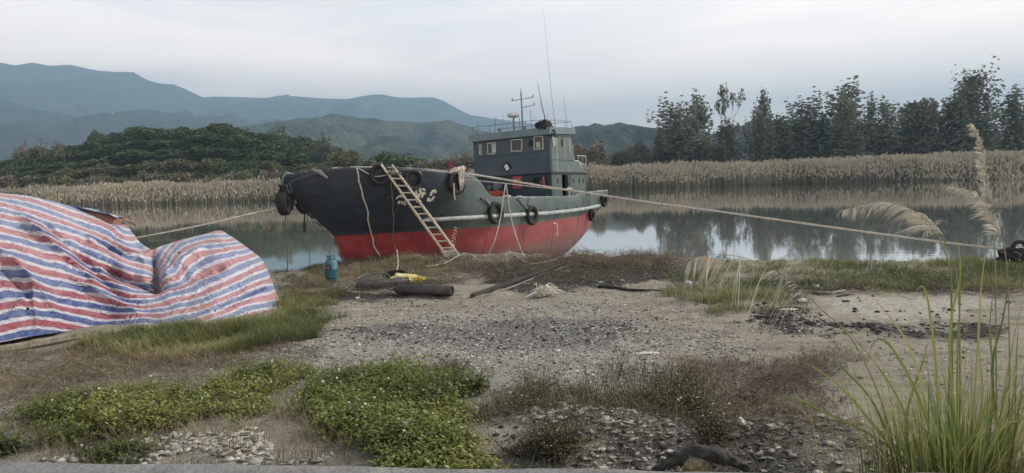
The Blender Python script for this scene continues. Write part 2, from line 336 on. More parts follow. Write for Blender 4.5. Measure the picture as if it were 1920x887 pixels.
# ------------------------------------------------------------------ hills
def hill(name, ridge, D, front, back, seed, spur, c1, c2, fscale, zbase=0., step=26, bumpy=0., extend=True, ms=.01):
    pts = sorted(ridge); xw = []; zw = []
    for px, py in pts: q = at(px, py, D); xw.append(q[0]); zw.append(q[2])
    x = np.arange(min(xw) - (front * .5), max(xw) + front * .5, step); y = np.concatenate([np.linspace(D - front, D, 46), np.linspace(D, D + back, 14)[1:]])
    X, Y = np.meshgrid(x, y); ridge_z = np.interp(X * D / D, xw, zw)
    rz_ = np.interp(x, xw, zw) * 1.0
    out_l = np.clip((min(xw) - X) / (front * .5), 0, 1); out_r = np.clip((X - max(xw)) / (front * .5), 0, 1)
    rid = np.interp(X, xw, zw) * (1 - sstep(0, 1, out_l)) * (1 - sstep(0, 1, out_r))
    d = np.where(Y < D, (D - Y) / front, (Y - D) / back)
    warp = fbm(X / spur, Y / (spur * 2.5), 4, seed) + .5 * fbm(X / spur * 3, Y / spur * 1.5, 3, seed + 3)
    prof = np.clip(1 - d, 0, 1) ** 1.15
    Z = zbase + (rid - zbase) * prof * (1 + warp * 1.1 * np.clip(d * 3.2, 0, 1) * np.clip((1 - d) * 2, 0, 1))
    Z += bumpy * fbm(X / fscale, Y / fscale, 3, seed + 9) * np.clip(1 - d, 0, 1) ** .3
    cap = 2.5 + (rid - 2.5) * Y / D * (1 - .10 * np.clip(d * 2, 0, 1) + .015 * fbm(X / fscale, Y / fscale, 3, seed + 11))
    Z = np.where(Y < D, np.minimum(Z, np.maximum(cap, zbase)), Z); Z -= 6 * (d > .97)
    m = mat(name + '_cover', c1, .95, c2, ms, spec=.1, detail=10, lo=.4, hi=.6, bump=1., bscale=ms * 6, bdist=.35 / ms)
    return tag(meshobj(name, np.stack([X.ravel(), Y.ravel(), Z.ravel()], 1), gridfaces(len(y), len(x)), m, smooth=True), kind='structure')
hill('distant_mountain', [(-500, 190), (-300, 150), (-150, 130), (0, 117), (30, 123), (60, 117), (95, 124), (130, 121), (180, 132), (215, 135), (250, 135), (275, 150), (300, 157), (325, 158), (350, 168), (378, 182), (460, 190), (600, 215), (720, 235), (900, 262), (1050, 290)], 4600, 2600, 1500, 21, 420, (.024, .027, .029), (.034, .038, .034), 300, ms=.004, step=34)
hill('distant_mountain', [(200, 215), (378, 183), (400, 181), (450, 182), (505, 184), (530, 179), (560, 181), (600, 184), (650, 186), (680, 180), (712, 176), (745, 183), (780, 183), (810, 182), (830, 188), (860, 205), (880, 215), (925, 222), (1000, 232), (1100, 262), (1250, 285)], 5000, 2400, 1200, 33, 380, (.024, .027, .029), (.034, .038, .034), 300, ms=.004, step=34)
hill('middle_ridge', [(-300, 150), (-150, 165), (0, 186), (60, 203), (120, 215), (180, 222), (215, 212), (270, 204), (330, 214), (370, 224), (400, 216), (440, 230), (520, 250), (640, 275), (760, 290)], 2600, 1300, 700, 45, 220, (.024, .031, .027), (.045, .05, .04), 90, ms=.008, step=16, bumpy=7)
hill('terraced_hill', [(380, 262), (470, 235), (520, 229), (560, 223), (590, 219), (615, 214), (660, 220), (700, 222), (740, 228), (790, 229), (840, 224), (860, 233), (885, 240), (940, 252), (1010, 268), (1060, 285)], 1700, 900, 500, 57, 150, (.022, .034, .022), (.085, .095, .06), 30, ms=.012, step=8, bumpy=7)
hill('low_wooded_hill', [(980, 285), (1040, 262), (1075, 238), (1110, 236), (1140, 233), (1165, 231), (1185, 236), (1205, 246), (1230, 242), (1290, 243), (1340, 250), (1400, 232), (1440, 224), (1500, 225), (1560, 222), (1600, 230), (1680, 240), (1740, 244), (1800, 246), (1860, 250), (1920, 254), (2100, 262)], 1100, 480, 300, 69, 90, (.018, .028, .02), (.036, .046, .03), 14, ms=.02, step=4.5, bumpy=6)
# ------------------------------------------------------------------ haze
hb = MB(); hb.box((0, 4400, 475), (14400, 11600, 970)); haze = hb.build('haze', None); haze.data.materials.clear()
hm = bpy.data.materials.new('haze_air'); hm.use_nodes = True; ht = hm.node_tree; ht.nodes.clear(); ho = N(ht, 'ShaderNodeOutputMaterial'); pv = N(ht, 'ShaderNodeVolumePrincipled')
pv.inputs['Color'].default_value = (.46, .73, 1, 1); pv.inputs['Density'].default_value = .00029; pv.inputs['Anisotropy'].default_value = .1
ht.links.new(pv.outputs[0], ho.inputs['Volume']); haze.data.materials.append(hm); tag(haze, kind='stuff')
# ------------------------------------------------------------------ reed beds on the far bank (nobody could count them)
BLADE3 = (np.array([(-.5, 0, 0), (.5, 0, 0), (-.42, .06, .5), (.42, .06, .5), (0, .22, 1.)]), np.array([(0, 1, 3, 2)]), np.array([(2, 3, 4)]))
def reeds(name, pxa, pxb, depth, n, label, seed, hmin=2.4, hmax=4.0):
    rg = np.random.default_rng(seed); px = rg.uniform(pxa, pxb, n); dd = depth * rg.beta(.9, 1.6, n)
    Y0 = 165 + dd; x = (px - CX) / F_PX * Y0; y = far_edge(x) + dd + rg.uniform(-1, 1, n); x = (px - CX) / F_PX * y
    z = height(x, y); H = rg.uniform(hmin, hmax, n) * (1 + .38 * fbm(x * .2, y * .2, 4, seed) + .2 * fbm(x * .03, y * .05, 2, seed + 1)) * (.5 + .5 * sstep(-1, 4, dd + rg.uniform(-1, 1, n)))
    P = np.stack([x, y, z - .1], 1); rz = rg.uniform(-.9, .9, n); S = np.stack([rg.uniform(.10, .26, n), H, H], 1)
    tone = np.clip(.5 + fbm(x * .06, y * .06, 4, seed + 2) * 1.1 + rg.uniform(-.2, .2, n), 0, 1)
    tl = -rg.uniform(-.12, .2, n)
    v, f, idx = scatter(BLADE3[0], BLADE3[1], P, S, rz, tl); f2 = scatter(BLADE3[0], BLADE3[2], P, S, rz)[1]
    # seed heads
    hd = np.array([(-.5, 0, .0), (.5, 0, 0), (.6, .1, .5), (-.6, .1, .5), (0, .2, 1)]); k = rg.uniform(0, 1, n) < .55
    P2 = P[k] + np.stack([rg.uniform(-.15, .15, k.sum()), rg.uniform(-.1, .1, k.sum()), H[k] * rg.uniform(.86, .98, k.sum())], 1); S2 = np.stack([rg.uniform(.16, .3, k.sum()), np.full(k.sum(), .3), rg.uniform(.4, .75, k.sum())], 1)
    vh, fh, ih = scatter(hd, np.array([(0, 1, 2, 3)]), P2, S2, rg.uniform(-1, 1, k.sum())); fh2 = fh[:, [3, 2, 1]] * 1
    fh2 = np.stack([fh[:, 3], fh[:, 2], fh[:, 0] + 4], 1)
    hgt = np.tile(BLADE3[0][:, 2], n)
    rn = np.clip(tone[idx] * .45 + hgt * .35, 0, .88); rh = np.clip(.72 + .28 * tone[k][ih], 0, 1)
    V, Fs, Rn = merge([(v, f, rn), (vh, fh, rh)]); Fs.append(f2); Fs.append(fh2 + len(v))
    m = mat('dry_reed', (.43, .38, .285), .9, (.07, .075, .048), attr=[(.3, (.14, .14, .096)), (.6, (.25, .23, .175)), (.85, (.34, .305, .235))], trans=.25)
    return tag(meshobj(name, V, Fs, m, rnd=Rn), label, 'reeds', None, 'stuff')
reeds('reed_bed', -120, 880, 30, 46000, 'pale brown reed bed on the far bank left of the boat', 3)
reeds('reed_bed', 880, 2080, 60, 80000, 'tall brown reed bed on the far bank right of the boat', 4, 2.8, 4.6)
# ------------------------------------------------------------------ trees
def leaf_quads(C, Rn_, n, size, rg, flat=.8, hollow=.45, vert=0.):
    """leaf clumps through a set of lobes. C (k,3) centres, Rn_ (k,3) radii"""
    vol = np.prod(Rn_, 1) ** .72; which = rg.choice(len(C), n, p=vol / vol.sum())
    d = rg.normal(size=(n, 3)); d /= np.linalg.norm(d, axis=1)[:, None]; rr = (hollow + (1 - hollow) * rg.uniform(0, 1, n) ** .6) * np.clip(1 + .15 * rg.normal(size=n), .6, 1.16)
    P = C[which] + d * Rn_[which] * rr[:, None]
    t = np.array([(-.5, -.35, 0), (.1, -.5, .08), (.5, 0, 0), (.15, .5, -.06), (-.4, .3, .05)])
    V, Fa, idx = scatter(t, np.array([(0, 1, 2, 3, 4)]), P, size * rg.uniform(.55, 1.3, n)[:, None] * np.array([[1, flat, 1]]), rg.uniform(0, 6.28, n), np.where(rg.uniform(0, 1, n) < vert, np.pi / 2 + rg.normal(size=n) * .35, rg.uniform(-3.1, 3.1, n)))
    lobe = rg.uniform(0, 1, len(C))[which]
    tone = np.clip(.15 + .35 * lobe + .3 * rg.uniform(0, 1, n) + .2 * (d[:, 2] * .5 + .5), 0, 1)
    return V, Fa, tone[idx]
LEAF_DK = mat('evergreen_leaf', (.15, .18, .075), .75, (.022, .036, .022), attr=[(.4, (.05, .075, .038)), (.75, (.09, .12, .05))], trans=.12)
LEAF_OL = mat('olive_leaf', (.21, .20, .10), .75, (.05, .06, .032), attr=[(.5, (.10, .11, .055))], trans=.15)
LEAF_BR = mat('dry_leaf', (.23, .20, .155), .85, (.06, .055, .042), attr=[(.5, (.135, .118, .09))], trans=.15)
LEAF_CA = mat('needle_leaf', (.19, .205, .145), .8, (.055, .07, .06), attr=[(.5, (.11, .13, .10))], trans=.3)
BARK = mat('bark', (.14, .11, .085), .95, (.06, .05, .04), 8, bump=.6)
BARKP = mat('pale_bark', (.26, .23, .20), .95, (.13, .11, .09), 8, bump=.5)
def limb(mb, p0, p1, r0, r1, rg, n=4, wob=.08):
    L = (Vector(p1) - Vector(p0)).length; pts = []
    for i in range(n + 1):
        t = i / n; p = Vector(p0).lerp(Vector(p1), t)
        if 0 < i < n: p += Vector(rg.normal(size=3)) * wob * L * .5
        pts.append(p)
    mb.tube(pts, [r0 + (r1 - r0) * i / n for i in range(n + 1)], 6)
    return pts
def proto_tree(kind, seed):
    """returns (crown mesh data, trunk mesh data) for a tree about 10 m tall"""
    rg = np.random.default_rng(seed); tb = MB(); C = []; Rr = []
    if kind == 'round':
        limb(tb, (0, 0, -1), (.2, 0, 5), .28, .14, rg)
        for i in range(15):
            a = rg.uniform(0, 6.28); r = rg.uniform(.3, 3.7); zc = 5.4 + (1 - (r / 4.2) ** 2) * 3.1 * rg.uniform(.5, 1.1); C.append((r * math.cos(a), r * math.sin(a), zc)); s = rg.uniform(1.0, 1.75); Rr.append((s, s, s * 1.15))
            if i < 8: limb(tb, (.1, 0, 2.5 + i * .25), C[-1], .1, .03, rg)
        for i in range(6): a = i * 1.05 + .3; C.append((3.1 * math.cos(a), 3.1 * math.sin(a), 3.2)); Rr.append((1.5, 1.5, 1.5))
        C.append((0, 0, 5.2)); Rr.append((3.6, 3.6, 3.4)); C.append((.8, .5, 5.9)); Rr.append((2.8, 2.8, 3.3))
        V, Fa, T = leaf_quads(np.array(C), np.array(Rr), 6200, .46, rg, hollow=.72); m = LEAF_DK
    elif kind == 'bush':
        for i in range(10): C.append((rg.uniform(-2.6, 2.6), rg.uniform(-2, 2), rg.uniform(.8, 3.4))); s = rg.uniform(.7, 1.4); Rr.append((s * 1.1, s, s))
        for c in C: limb(tb, (rg.uniform(-.5, .5), 0, -.5), c, .07, .02, rg)
        V, Fa, T = leaf_quads(np.array(C), np.array(Rr), 2400, .45, rg, hollow=.6); m = LEAF_OL
    elif kind in ('bare', 'sparse'):
        tips = []
        def rec(p, d, L, r, lv):
            q = p + d * L; limb(tb, p, q, r, r * .6, rg, 3, .1)
            if lv == 0: tips.append(q); return
            for _ in range(3 if lv > 1 else 4): dd = (d + Vector(rg.normal(size=3)) * .55 + Vector((0, 0, .15))).normalized(); rec(q, dd, L * rg.uniform(.6, .85), r * .58, lv - 1)
        rec(Vector((0, 0, -1)), Vector((.03, 0, 1)), 4.2, .17, 3)
        C = np.array([tuple(q) for q in tips]); Rr = np.full((len(C), 3), .75 if kind == 'sparse' else .45)
        V, Fa, T = leaf_quads(C, Rr, 900 if kind == 'sparse' else 260, .38, rg, hollow=.1); m = LEAF_CA if kind == 'sparse' else LEAF_BR
    else:  # casuarina-like: feathery, irregular, leaning clumps up a leader
        lean = rg.uniform(-.05, .05); H = 10.; crown0 = {'tall': 1.2, 'cone': .4, 'open': 3.2, 'broad': .6}[kind]
        limb(tb, (0, 0, -1), (lean * H, 0, H * .93), .24, .03, rg, 6, .02); nb = {'tall': 64, 'cone': 70, 'open': 40, 'broad': 80}[kind]
        for i in range(nb):
            t = (i + rg.uniform(0, 1)) / nb; z0 = crown0 + (H * .93 - crown0) * t
            if kind == 'cone': rad = 3.2 * (1 - t) ** .8 + .25
            elif kind == 'tall': rad = 2.8 * (1 - t ** 2.2) * rg.uniform(.6, 1.15) + .35
            elif kind == 'broad': rad = 5.2 * (1 - t ** 2.2) * rg.uniform(.5, 1.1) + .5
            else: rad = 3.6 * math.sin(math.pi * min(1, .2 + t * .75)) * rg.uniform(.5, 1.2)
            a = rg.uniform(0, 6.28); q = (lean * z0 + rad * .75 * math.cos(a), rad * .75 * math.sin(a), z0 + min(rad, 2.5) * rg.uniform(.25, .8))
            limb(tb, (lean * z0, 0, z0), q, .06, .02, rg, 3); C.append(q); s = rg.uniform(.34, .58) * (.55 + .22 * rad); Rr.append((s, s, s * 3.4))
            if rad > 1.2: C.append((q[0] * .45 + lean * z0 * .5, q[1] * .45, z0 + .4)); Rr.append((s * 1.6, s * 1.6, s * 3))
        V, Fa, T = leaf_quads(np.array(C), np.array(Rr), {'tall': 2600, 'cone': 2900, 'open': 1300, 'broad': 3600}[kind], .52, rg, flat=.45, hollow=.2); m = LEAF_CA
    co = meshobj('crown', V, Fa, m, rnd=T); tr = tb.build('trunk', BARKP if kind in ('bare',) else BARK)
    d = (co.data, tr.data, float(np.percentile(V[:, 2], 99.6)), float(np.percentile(np.abs(V[:, 0]), 93))); bpy.data.objects.remove(co); bpy.data.objects.remove(tr); return d
PROT = {}
for k, s in [('round', 4), ('bush', 3), ('bare', 2), ('sparse', 2), ('tall', 4), ('cone', 2), ('open', 2), ('broad', 3)]: PROT[k] = [proto_tree(k, 100 * len(k) + i * 7 + ord(k[0])) for i in range(s)]
def tree(name, kind, px, top, Y, widthpx, label, cat, group=None, base=None, i=0, crown_mat=None):
    """a tree whose crown top reaches pixel row `top` and whose crown is widthpx wide, at depth Y"""
    cr, tr, H0, W0 = PROT[kind][i % len(PROT[kind])]; q = at(px, top, Y); z0 = hz(q[0], Y) if base is None else base
    H = max(q[2] - z0, 1.2); sz = H / H0; sx = widthpx / F_PX * Y / (2 * W0)
    o = empty(name, (q[0], Y, z0), random.uniform(0, 6.28)); o.scale = (sx, sx, sz); tag(o, label, cat, group)
    for nm, d in (('crown', cr), ('trunk', tr)):
        c = bpy.data.objects.new(nm, d); COL.objects.link(c); c.parent = o
        if nm == 'crown' and crown_mat: c.material_slots[0].link = 'OBJECT'; c.material_slots[0].material = crown_mat
    return o
# wooded hill, left
g = 'evergreen trees covering the wooded hill'
def sk(px): return float(np.interp(px, [p[0] for p in SKY_L], [p[1] for p in SKY_L]))
rg = np.random.default_rng(5); cnt = 0
for row, (Y, f0, step, wpx) in enumerate([(255, 1.0, 30, 62), (238, .8, 31, 60), (222, .6, 33, 62), (206, .4, 36, 60), (193, .2, 38, 56)]):
    px = -70 + row * 9
    while px < 690:
        s_ = sk(px); base_y = horizon(px) - 6
        top = s_ + (base_y - s_) * (1 - f0) + rg.uniform(-7, 6)
        if base_y - top > 10: 
            dry = row >= 3 and rg.uniform() < .45
            tree('olive_tree' if dry else 'evergreen_tree', 'round', px, top, Y + rg.uniform(-5, 5), wpx * rg.uniform(.75, 1.15), 'dull olive tree low on the wooded hill beyond the left reeds' if dry else 'dark green broadleaf tree on the wooded hill beyond the left reeds', 'tree', 'dull olive trees low on the wooded hill' if dry else g, i=int(rg.integers(4)), crown_mat=LEAF_OL if dry else None); cnt += 1
        px += step * rg.uniform(.8, 1.2)
px = -40
while px < 690:
    k = rg.uniform(); 
    tree('dry_bush', 'bush', px, horizon(px) - rg.uniform(14, 34), 183 + rg.uniform(-3, 3), rg.uniform(30, 52), 'brownish scrub bush at the foot of the wooded hill behind the reeds', 'bush', 'scrub bushes at the foot of the wooded hill', i=int(rg.integers(3)), crown_mat=LEAF_BR if k < .6 else None); px += rg.uniform(17, 30)
for px, top in ((52, 262), (75, 258), (98, 260), (40, 275), (120, 268)): tree('bare_tree', 'bare', px, top, 235, 30, 'pale leafless tree rising at the left end of the wooded hill', 'tree', 'bare trees at the left end of the wooded hill', i=px)
tree('round_tree', 'round', 180, 245, 262, 24, 'small dark ball-topped tree standing clear of the wooded hill skyline', 'tree', i=1)
tree('bare_tree', 'sparse', 516, 234, 262, 42, 'thin see-through tree on the hill skyline left of the conifer', 'tree', i=0)
tree('conifer_tree', 'cone', 607, 254, 225, 36, 'dark pointed conifer at the right end of the wooded hill', 'tree', i=0)
tree('conifer_tree', 'cone', 597, 262, 228, 24, 'smaller dark conifer close beside the pointed conifer', 'tree', i=1)
tree('round_tree', 'round', 640, 284, 215, 60, 'olive rounded tree ending the wooded hill above the bow', 'tree', i=2, crown_mat=LEAF_OL)
# between hill and wheelhouse
tree('round_tree', 'round', 737, 286, 205, 96, 'dark green dome-shaped tree above the middle of the foredeck', 'tree', i=3)
for px, top, w_, cm in ((690, 305, 30, LEAF_BR), (790, 305, 40, LEAF_BR), (815, 300, 34, LEAF_OL), (838, 300, 40, LEAF_BR), (862, 296, 46, LEAF_BR), (880, 290, 46, LEAF_BR), (905, 292, 44, LEAF_BR), (770, 308, 34, LEAF_OL), (715, 308, 34, LEAF_BR)):
    tree('dry_bush', 'bush', px, top, 196, w_, 'reddish brown scrub bush between the bow and the wheelhouse', 'bush', 'scrub bushes seen over the foredeck', i=px, crown_mat=cm)
for px, top, w_ in ((852, 284, 34), (876, 278, 30)): tree('bare_tree', 'bare', px, top, 200, w_, 'thin reddish bare tree just left of the wheelhouse', 'tree', 'thin bare trees just left of the wheelhouse', i=px)
for px, top, w_, lab in ((1100, 268, 66, 'broad grey brown bush behind the stern rail'), (1075, 280, 40, 'low grey brown bush hidden partly by the deckhouse')): tree('dry_bush', 'bush', px, top, 205, w_, lab, 'bush', i=px, crown_mat=LEAF_BR)
for px, top, w_ in ((1120, 300, 34), (1138, 298, 30), (1090, 300, 40)): tree('dry_bush', 'bush', px, top, 200, w_, 'low brown scrub bush standing in the reeds behind the stern', 'bush', 'low scrub bushes behind the stern', i=px, crown_mat=LEAF_BR)
# the row of tall feathery trees, right
g = 'dark feathery trees of the row behind the right reeds'
for n_, (k, px, top, w_, lab) in enumerate([
    ('round', 1165, 283, 46, 'low dark rounded tree at the left end of the right tree row'), ('cone', 1160, 287, 22, None), ('broad', 1215, 262, 44, None), ('broad', 1250, 246, 46, None), ('broad', 1180, 280, 44, None), ('round', 1195, 268, 44, 'second low rounded tree from the left end of the right row'), ('cone', 1234, 240, 24, 'slim dark spire left of the tall open crowned tree'),
    ('open', 1268, 184, 72, 'tall tree with a wide open see-through crown at left of the row'), ('broad', 1270, 232, 66, None), ('tall', 1312, 178, 52, 'dark narrow tree with two lumpy heads beside the open crowned one'), ('broad', 1320, 240, 60, None),
    ('sparse', 1362, 158, 52, 'thin airy tree towering with a sparse flat top over the gap'), ('tall', 1362, 205, 50, None), ('broad', 1345, 248, 56, None),
    ('tall', 1430, 172, 34, 'slim tree with a pointed tip just right of the sky gap'), ('broad', 1425, 205, 56, 'stocky dark tree with a lumpy head right of the sky gap'), ('broad', 1465, 195, 60, None),
    ('open', 1508, 176, 66, 'tree with a small flat see-through top in the middle of the row'), ('broad', 1508, 208, 70, None), ('tall', 1545, 198, 40, None),
    ('open', 1584, 150, 74, 'high square-topped open tree in the middle of the right row'), ('broad', 1588, 180, 78, 'bulky dark tree under the high square-topped crown'), ('cone', 1634, 178, 24, 'narrow spire between the bulky tree and the airy pair'), ('tall', 1612, 205, 50, None),
    ('open', 1665, 182, 56, 'airy thin topped tree right of the narrow spire'), ('broad', 1668, 215, 60, None), ('round', 1715, 190, 78, 'wide round-headed dark tree ending the main row'), ('broad', 1690, 220, 60, None), ('bush', 1745, 250, 40, None), ('tall', 1552, 225, 60, None),
    ('tall', 1785, 185, 52, 'narrow dark tree leaning on the left of the tallest tree'), ('cone', 1812, 138, 42, 'pointed tree tip on the left shoulder of the tallest tree'), ('broad', 1836, 128, 84, 'tallest dark pear-shaped tree near the right edge'), ('broad', 1800, 220, 90, None), ('broad', 1858, 230, 60, None),
    ('cone', 1903, 166, 56, 'pale pointed tree at the right edge of the photo'), ('broad', 1898, 235, 60, None), ('broad', 1940, 205, 60, None), ('broad', 1985, 215, 70, None), ('cone', 1770, 268, 30, None), ('broad', 1480, 230, 70, None), ('broad', 1550, 215, 60, None), ('broad', 1640, 225, 60, None)]):
    Yt = (205 if lab else 216) + 7 * math.sin(n_ * 2.3)
    top += 0 if lab or k in ('open', 'sparse') else 20
    tree('feathery_tree', k, px, top, Yt, w_ * (1.08 if k == 'broad' and not lab else .9), lab or 'dark feathery tree filling in the row behind the right reeds', 'tree', None if lab else g, i=n_, crown_mat=LEAF_CA if k in ('round', 'bush') else None)
# a pale roof high on the far slope
q = at(588, 262, 1150); rf = empty('farm_shed', (q[0], 1150, q[2] - 5), R(-8)); tag(rf, 'pale roofed farm shed on the terraced slope behind the conifer', 'shed')
MB().box((0, 0, 1), (22, 9, 8)).build('wall', mat('shed_wall', (.3, .29, .27)), rf)
MB().box((0, 0, 5.3), (25, 11, .6), Matrix.Rotation(R(9), 3, 'Y')).build('roof', mat('shed_roof', (.62, .63, .64), .6), rf)
q = at(211, 211, 2300); rf = empty('hill_house', (q[0], 2300, q[2] - 5)); tag(rf, 'tiny white house high on the hazy left ridge', 'house')
MB().box((0, 0, 2), (6, 6, 6)).build('wall', mat('white_wall', (.45, .45, .45)), rf); MB().box((0, 0, 5.3), (7, 7, .6)).build('roof', mat('grey_roof', (.3, .3, .32)), rf)
# ------------------------------------------------------------------ the boat: x forward, y port, z up; bow pushed up on the bank
TH, TRIM, HEEL = R(33), R(1.5), R(1.7); BO = Vector((.12, 30.57, 0))
_a = Vector((-math.sin(TH), -math.cos(TH), 0)); _p = Vector((math.cos(TH), -math.sin(TH), 0)); _z = Vector((0, 0, 1))
_f2 = _a * math.cos(TRIM) + _z * math.sin(TRIM); _z2 = -_a * math.sin(TRIM) + _z * math.cos(TRIM)
_p3 = _p * math.cos(HEEL) + _z2 * math.sin(HEEL); _z3 = -_p * math.sin(HEEL) + _z2 * math.cos(HEEL)
BM = Matrix(((_f2.x, _p3.x, _z3.x, BO.x), (_f2.y, _p3.y, _z3.y, BO.y), (_f2.z, _p3.z, _z3.z, BO.z), (0, 0, 0, 1))); BI = BM.inverted()
# hull surface by levels
def sheer(x): return np.interp(x, [-4.5, -2.5, -1.0, -.55, 2.4, 5.2, 5.5, 5.8, 6.1, 6.35, 6.8, 8.5, 10.3, 10.8, 11.3, 11.6, 11.85], [1.90, 1.84, 1.78, 1.66, 1.65, 1.68, 1.78, 2.05, 2.28, 2.37, 2.42, 2.56, 2.64, 2.63, 2.50, 2.34, 2.08])
def redz(x): return .70 + .016 * np.clip(4 - np.asarray(x, float), 0, 9) ** 1.5
LEV = [  # level: z(x), x of stern, x of stem, half breadth, entry length, fullness power
 (lambda x: -1.25 + .09 * np.clip(0 - x, 0, 9) ** 1.6, -1.0, 8.6, .10, 3.0, 2.0),
 (lambda x: -1.15 + .10 * np.clip(0 - x, 0, 9) ** 1.6, -1.2, 8.8, 1.2, 4.5, 2.0),
 (lambda x: -.6 + .07 * np.clip(0 - x, 0, 9) ** 1.6, -1.7, 9.2, 2.05, 6.5, 2.0),
 (lambda x: .05 + .03 * np.clip(0 - x, 0, 9) ** 1.6, -2.6, 9.7, 2.33, 6.5, 2.0),
 (lambda x: redz(x), -3.6, 10.05, 2.46, 6.5, 2.05),
 (lambda x: 1.06 + .012 * np.clip(2 - x, 0, 9) ** 1.7, -4.1, 10.5, 2.56, 6.0, 2.15),
 (lambda x: (1.06 + .012 * np.clip(2 - x, 0, 9) ** 1.7) * .45 + sheer(x) * .55, -4.35, 11.45, 2.60, 5.2, 2.1),
 (lambda x: sheer(x), -4.45, 11.85, 2.58, 4.6, 2.0)]
NS = 110; ss = np.concatenate([np.linspace(0, .06, 8)[:-1], np.linspace(.06, .82, 62)[:-1], 1 - (1 - np.linspace(0, 1, 42)) ** 1.5 * .18]); NS = len(ss)
LP = []
for zf, xs_, xe_, B, Lb, pw in LEV:
    x = xs_ + (xe_ - xs_) * ss; df = xe_ - x; ds = x - xs_
    y = B * (1 - (1 - np.clip(df / Lb, 0, 1)) ** pw) * (.90 + .10 * sstep(0, 3.2, ds)) * np.sqrt(np.clip((ds + .15) / .45, 0, 1)) ** .7
    LP.append(np.stack([x, y, zf(x)], 1))
LP = np.array(LP)
def crm(Pk, t):
    n = len(Pk); i = int(min(max(math.floor(t), 0), n - 2)); f = t - i; p0 = Pk[max(i - 1, 0)]; p1 = Pk[i]; p2 = Pk[i + 1]; p3 = Pk[min(i + 2, n - 1)]
    return .5 * ((2 * p1) + (-p0 + p2) * f + (2 * p0 - 5 * p1 + 4 * p2 - p3) * f * f + (-p0 + 3 * p1 - 3 * p2 + p3) * f ** 3)
TL = np.concatenate([np.linspace(0, 3, 10)[:-1], np.linspace(3, 7, 25)]); HULL = np.array([crm(LP, t) for t in TL])  # (levels, stations, 3)
HULL[:, :, 1] += (fbm(HULL[:, :, 0] * 1.1, HULL[:, :, 2] * 1.6, 3, 31) * .018) * (HULL[:, :, 1] > .3)   # dented plating
def hull_y(x, z):
    """half breadth of the port side at local x, z"""
    col = []
    for r in HULL:
        if r[0, 0] <= x <= r[-1, 0]: col.append((np.interp(x, r[:, 0], r[:, 2]), np.interp(x, r[:, 0], r[:, 1])))
    if not col: return 0.
    col.sort(); return float(np.interp(z, [c[0] for c in col], [c[1] for c in col]))
def pix2hull(px, py, off=0.):
    """local point of the port side under a photo pixel"""
    o = BI @ Vector(CAM); d = BI.to_3x3() @ Vector(ray(px, py)); best = None
    for i in range(400):
        t = 18 + i * .05; p = o + d * t
        if p.x < 12 and p.x > -4.5 and p.z < float(sheer(p.x)) + .15 and p.y < hull_y(p.x, min(p.z, float(sheer(p.x)))) + off: best = p; break
    return best or min((o + d * (18 + i * .05) for i in range(400)), key=lambda p: abs(p.y - hull_y(p.x, min(p.z, float(sheer(p.x))))) + max(0, -4.3 - p.x) * 3 + max(0, p.x - 11.8) * 3)
def BW(p): return BM @ Vector(p)
boat = empty('fishing_boat'); boat.matrix_world = BM
tag(boat, 'beached fishing boat with dark green topsides, red bottom and a blue grey wheelhouse', 'boat')
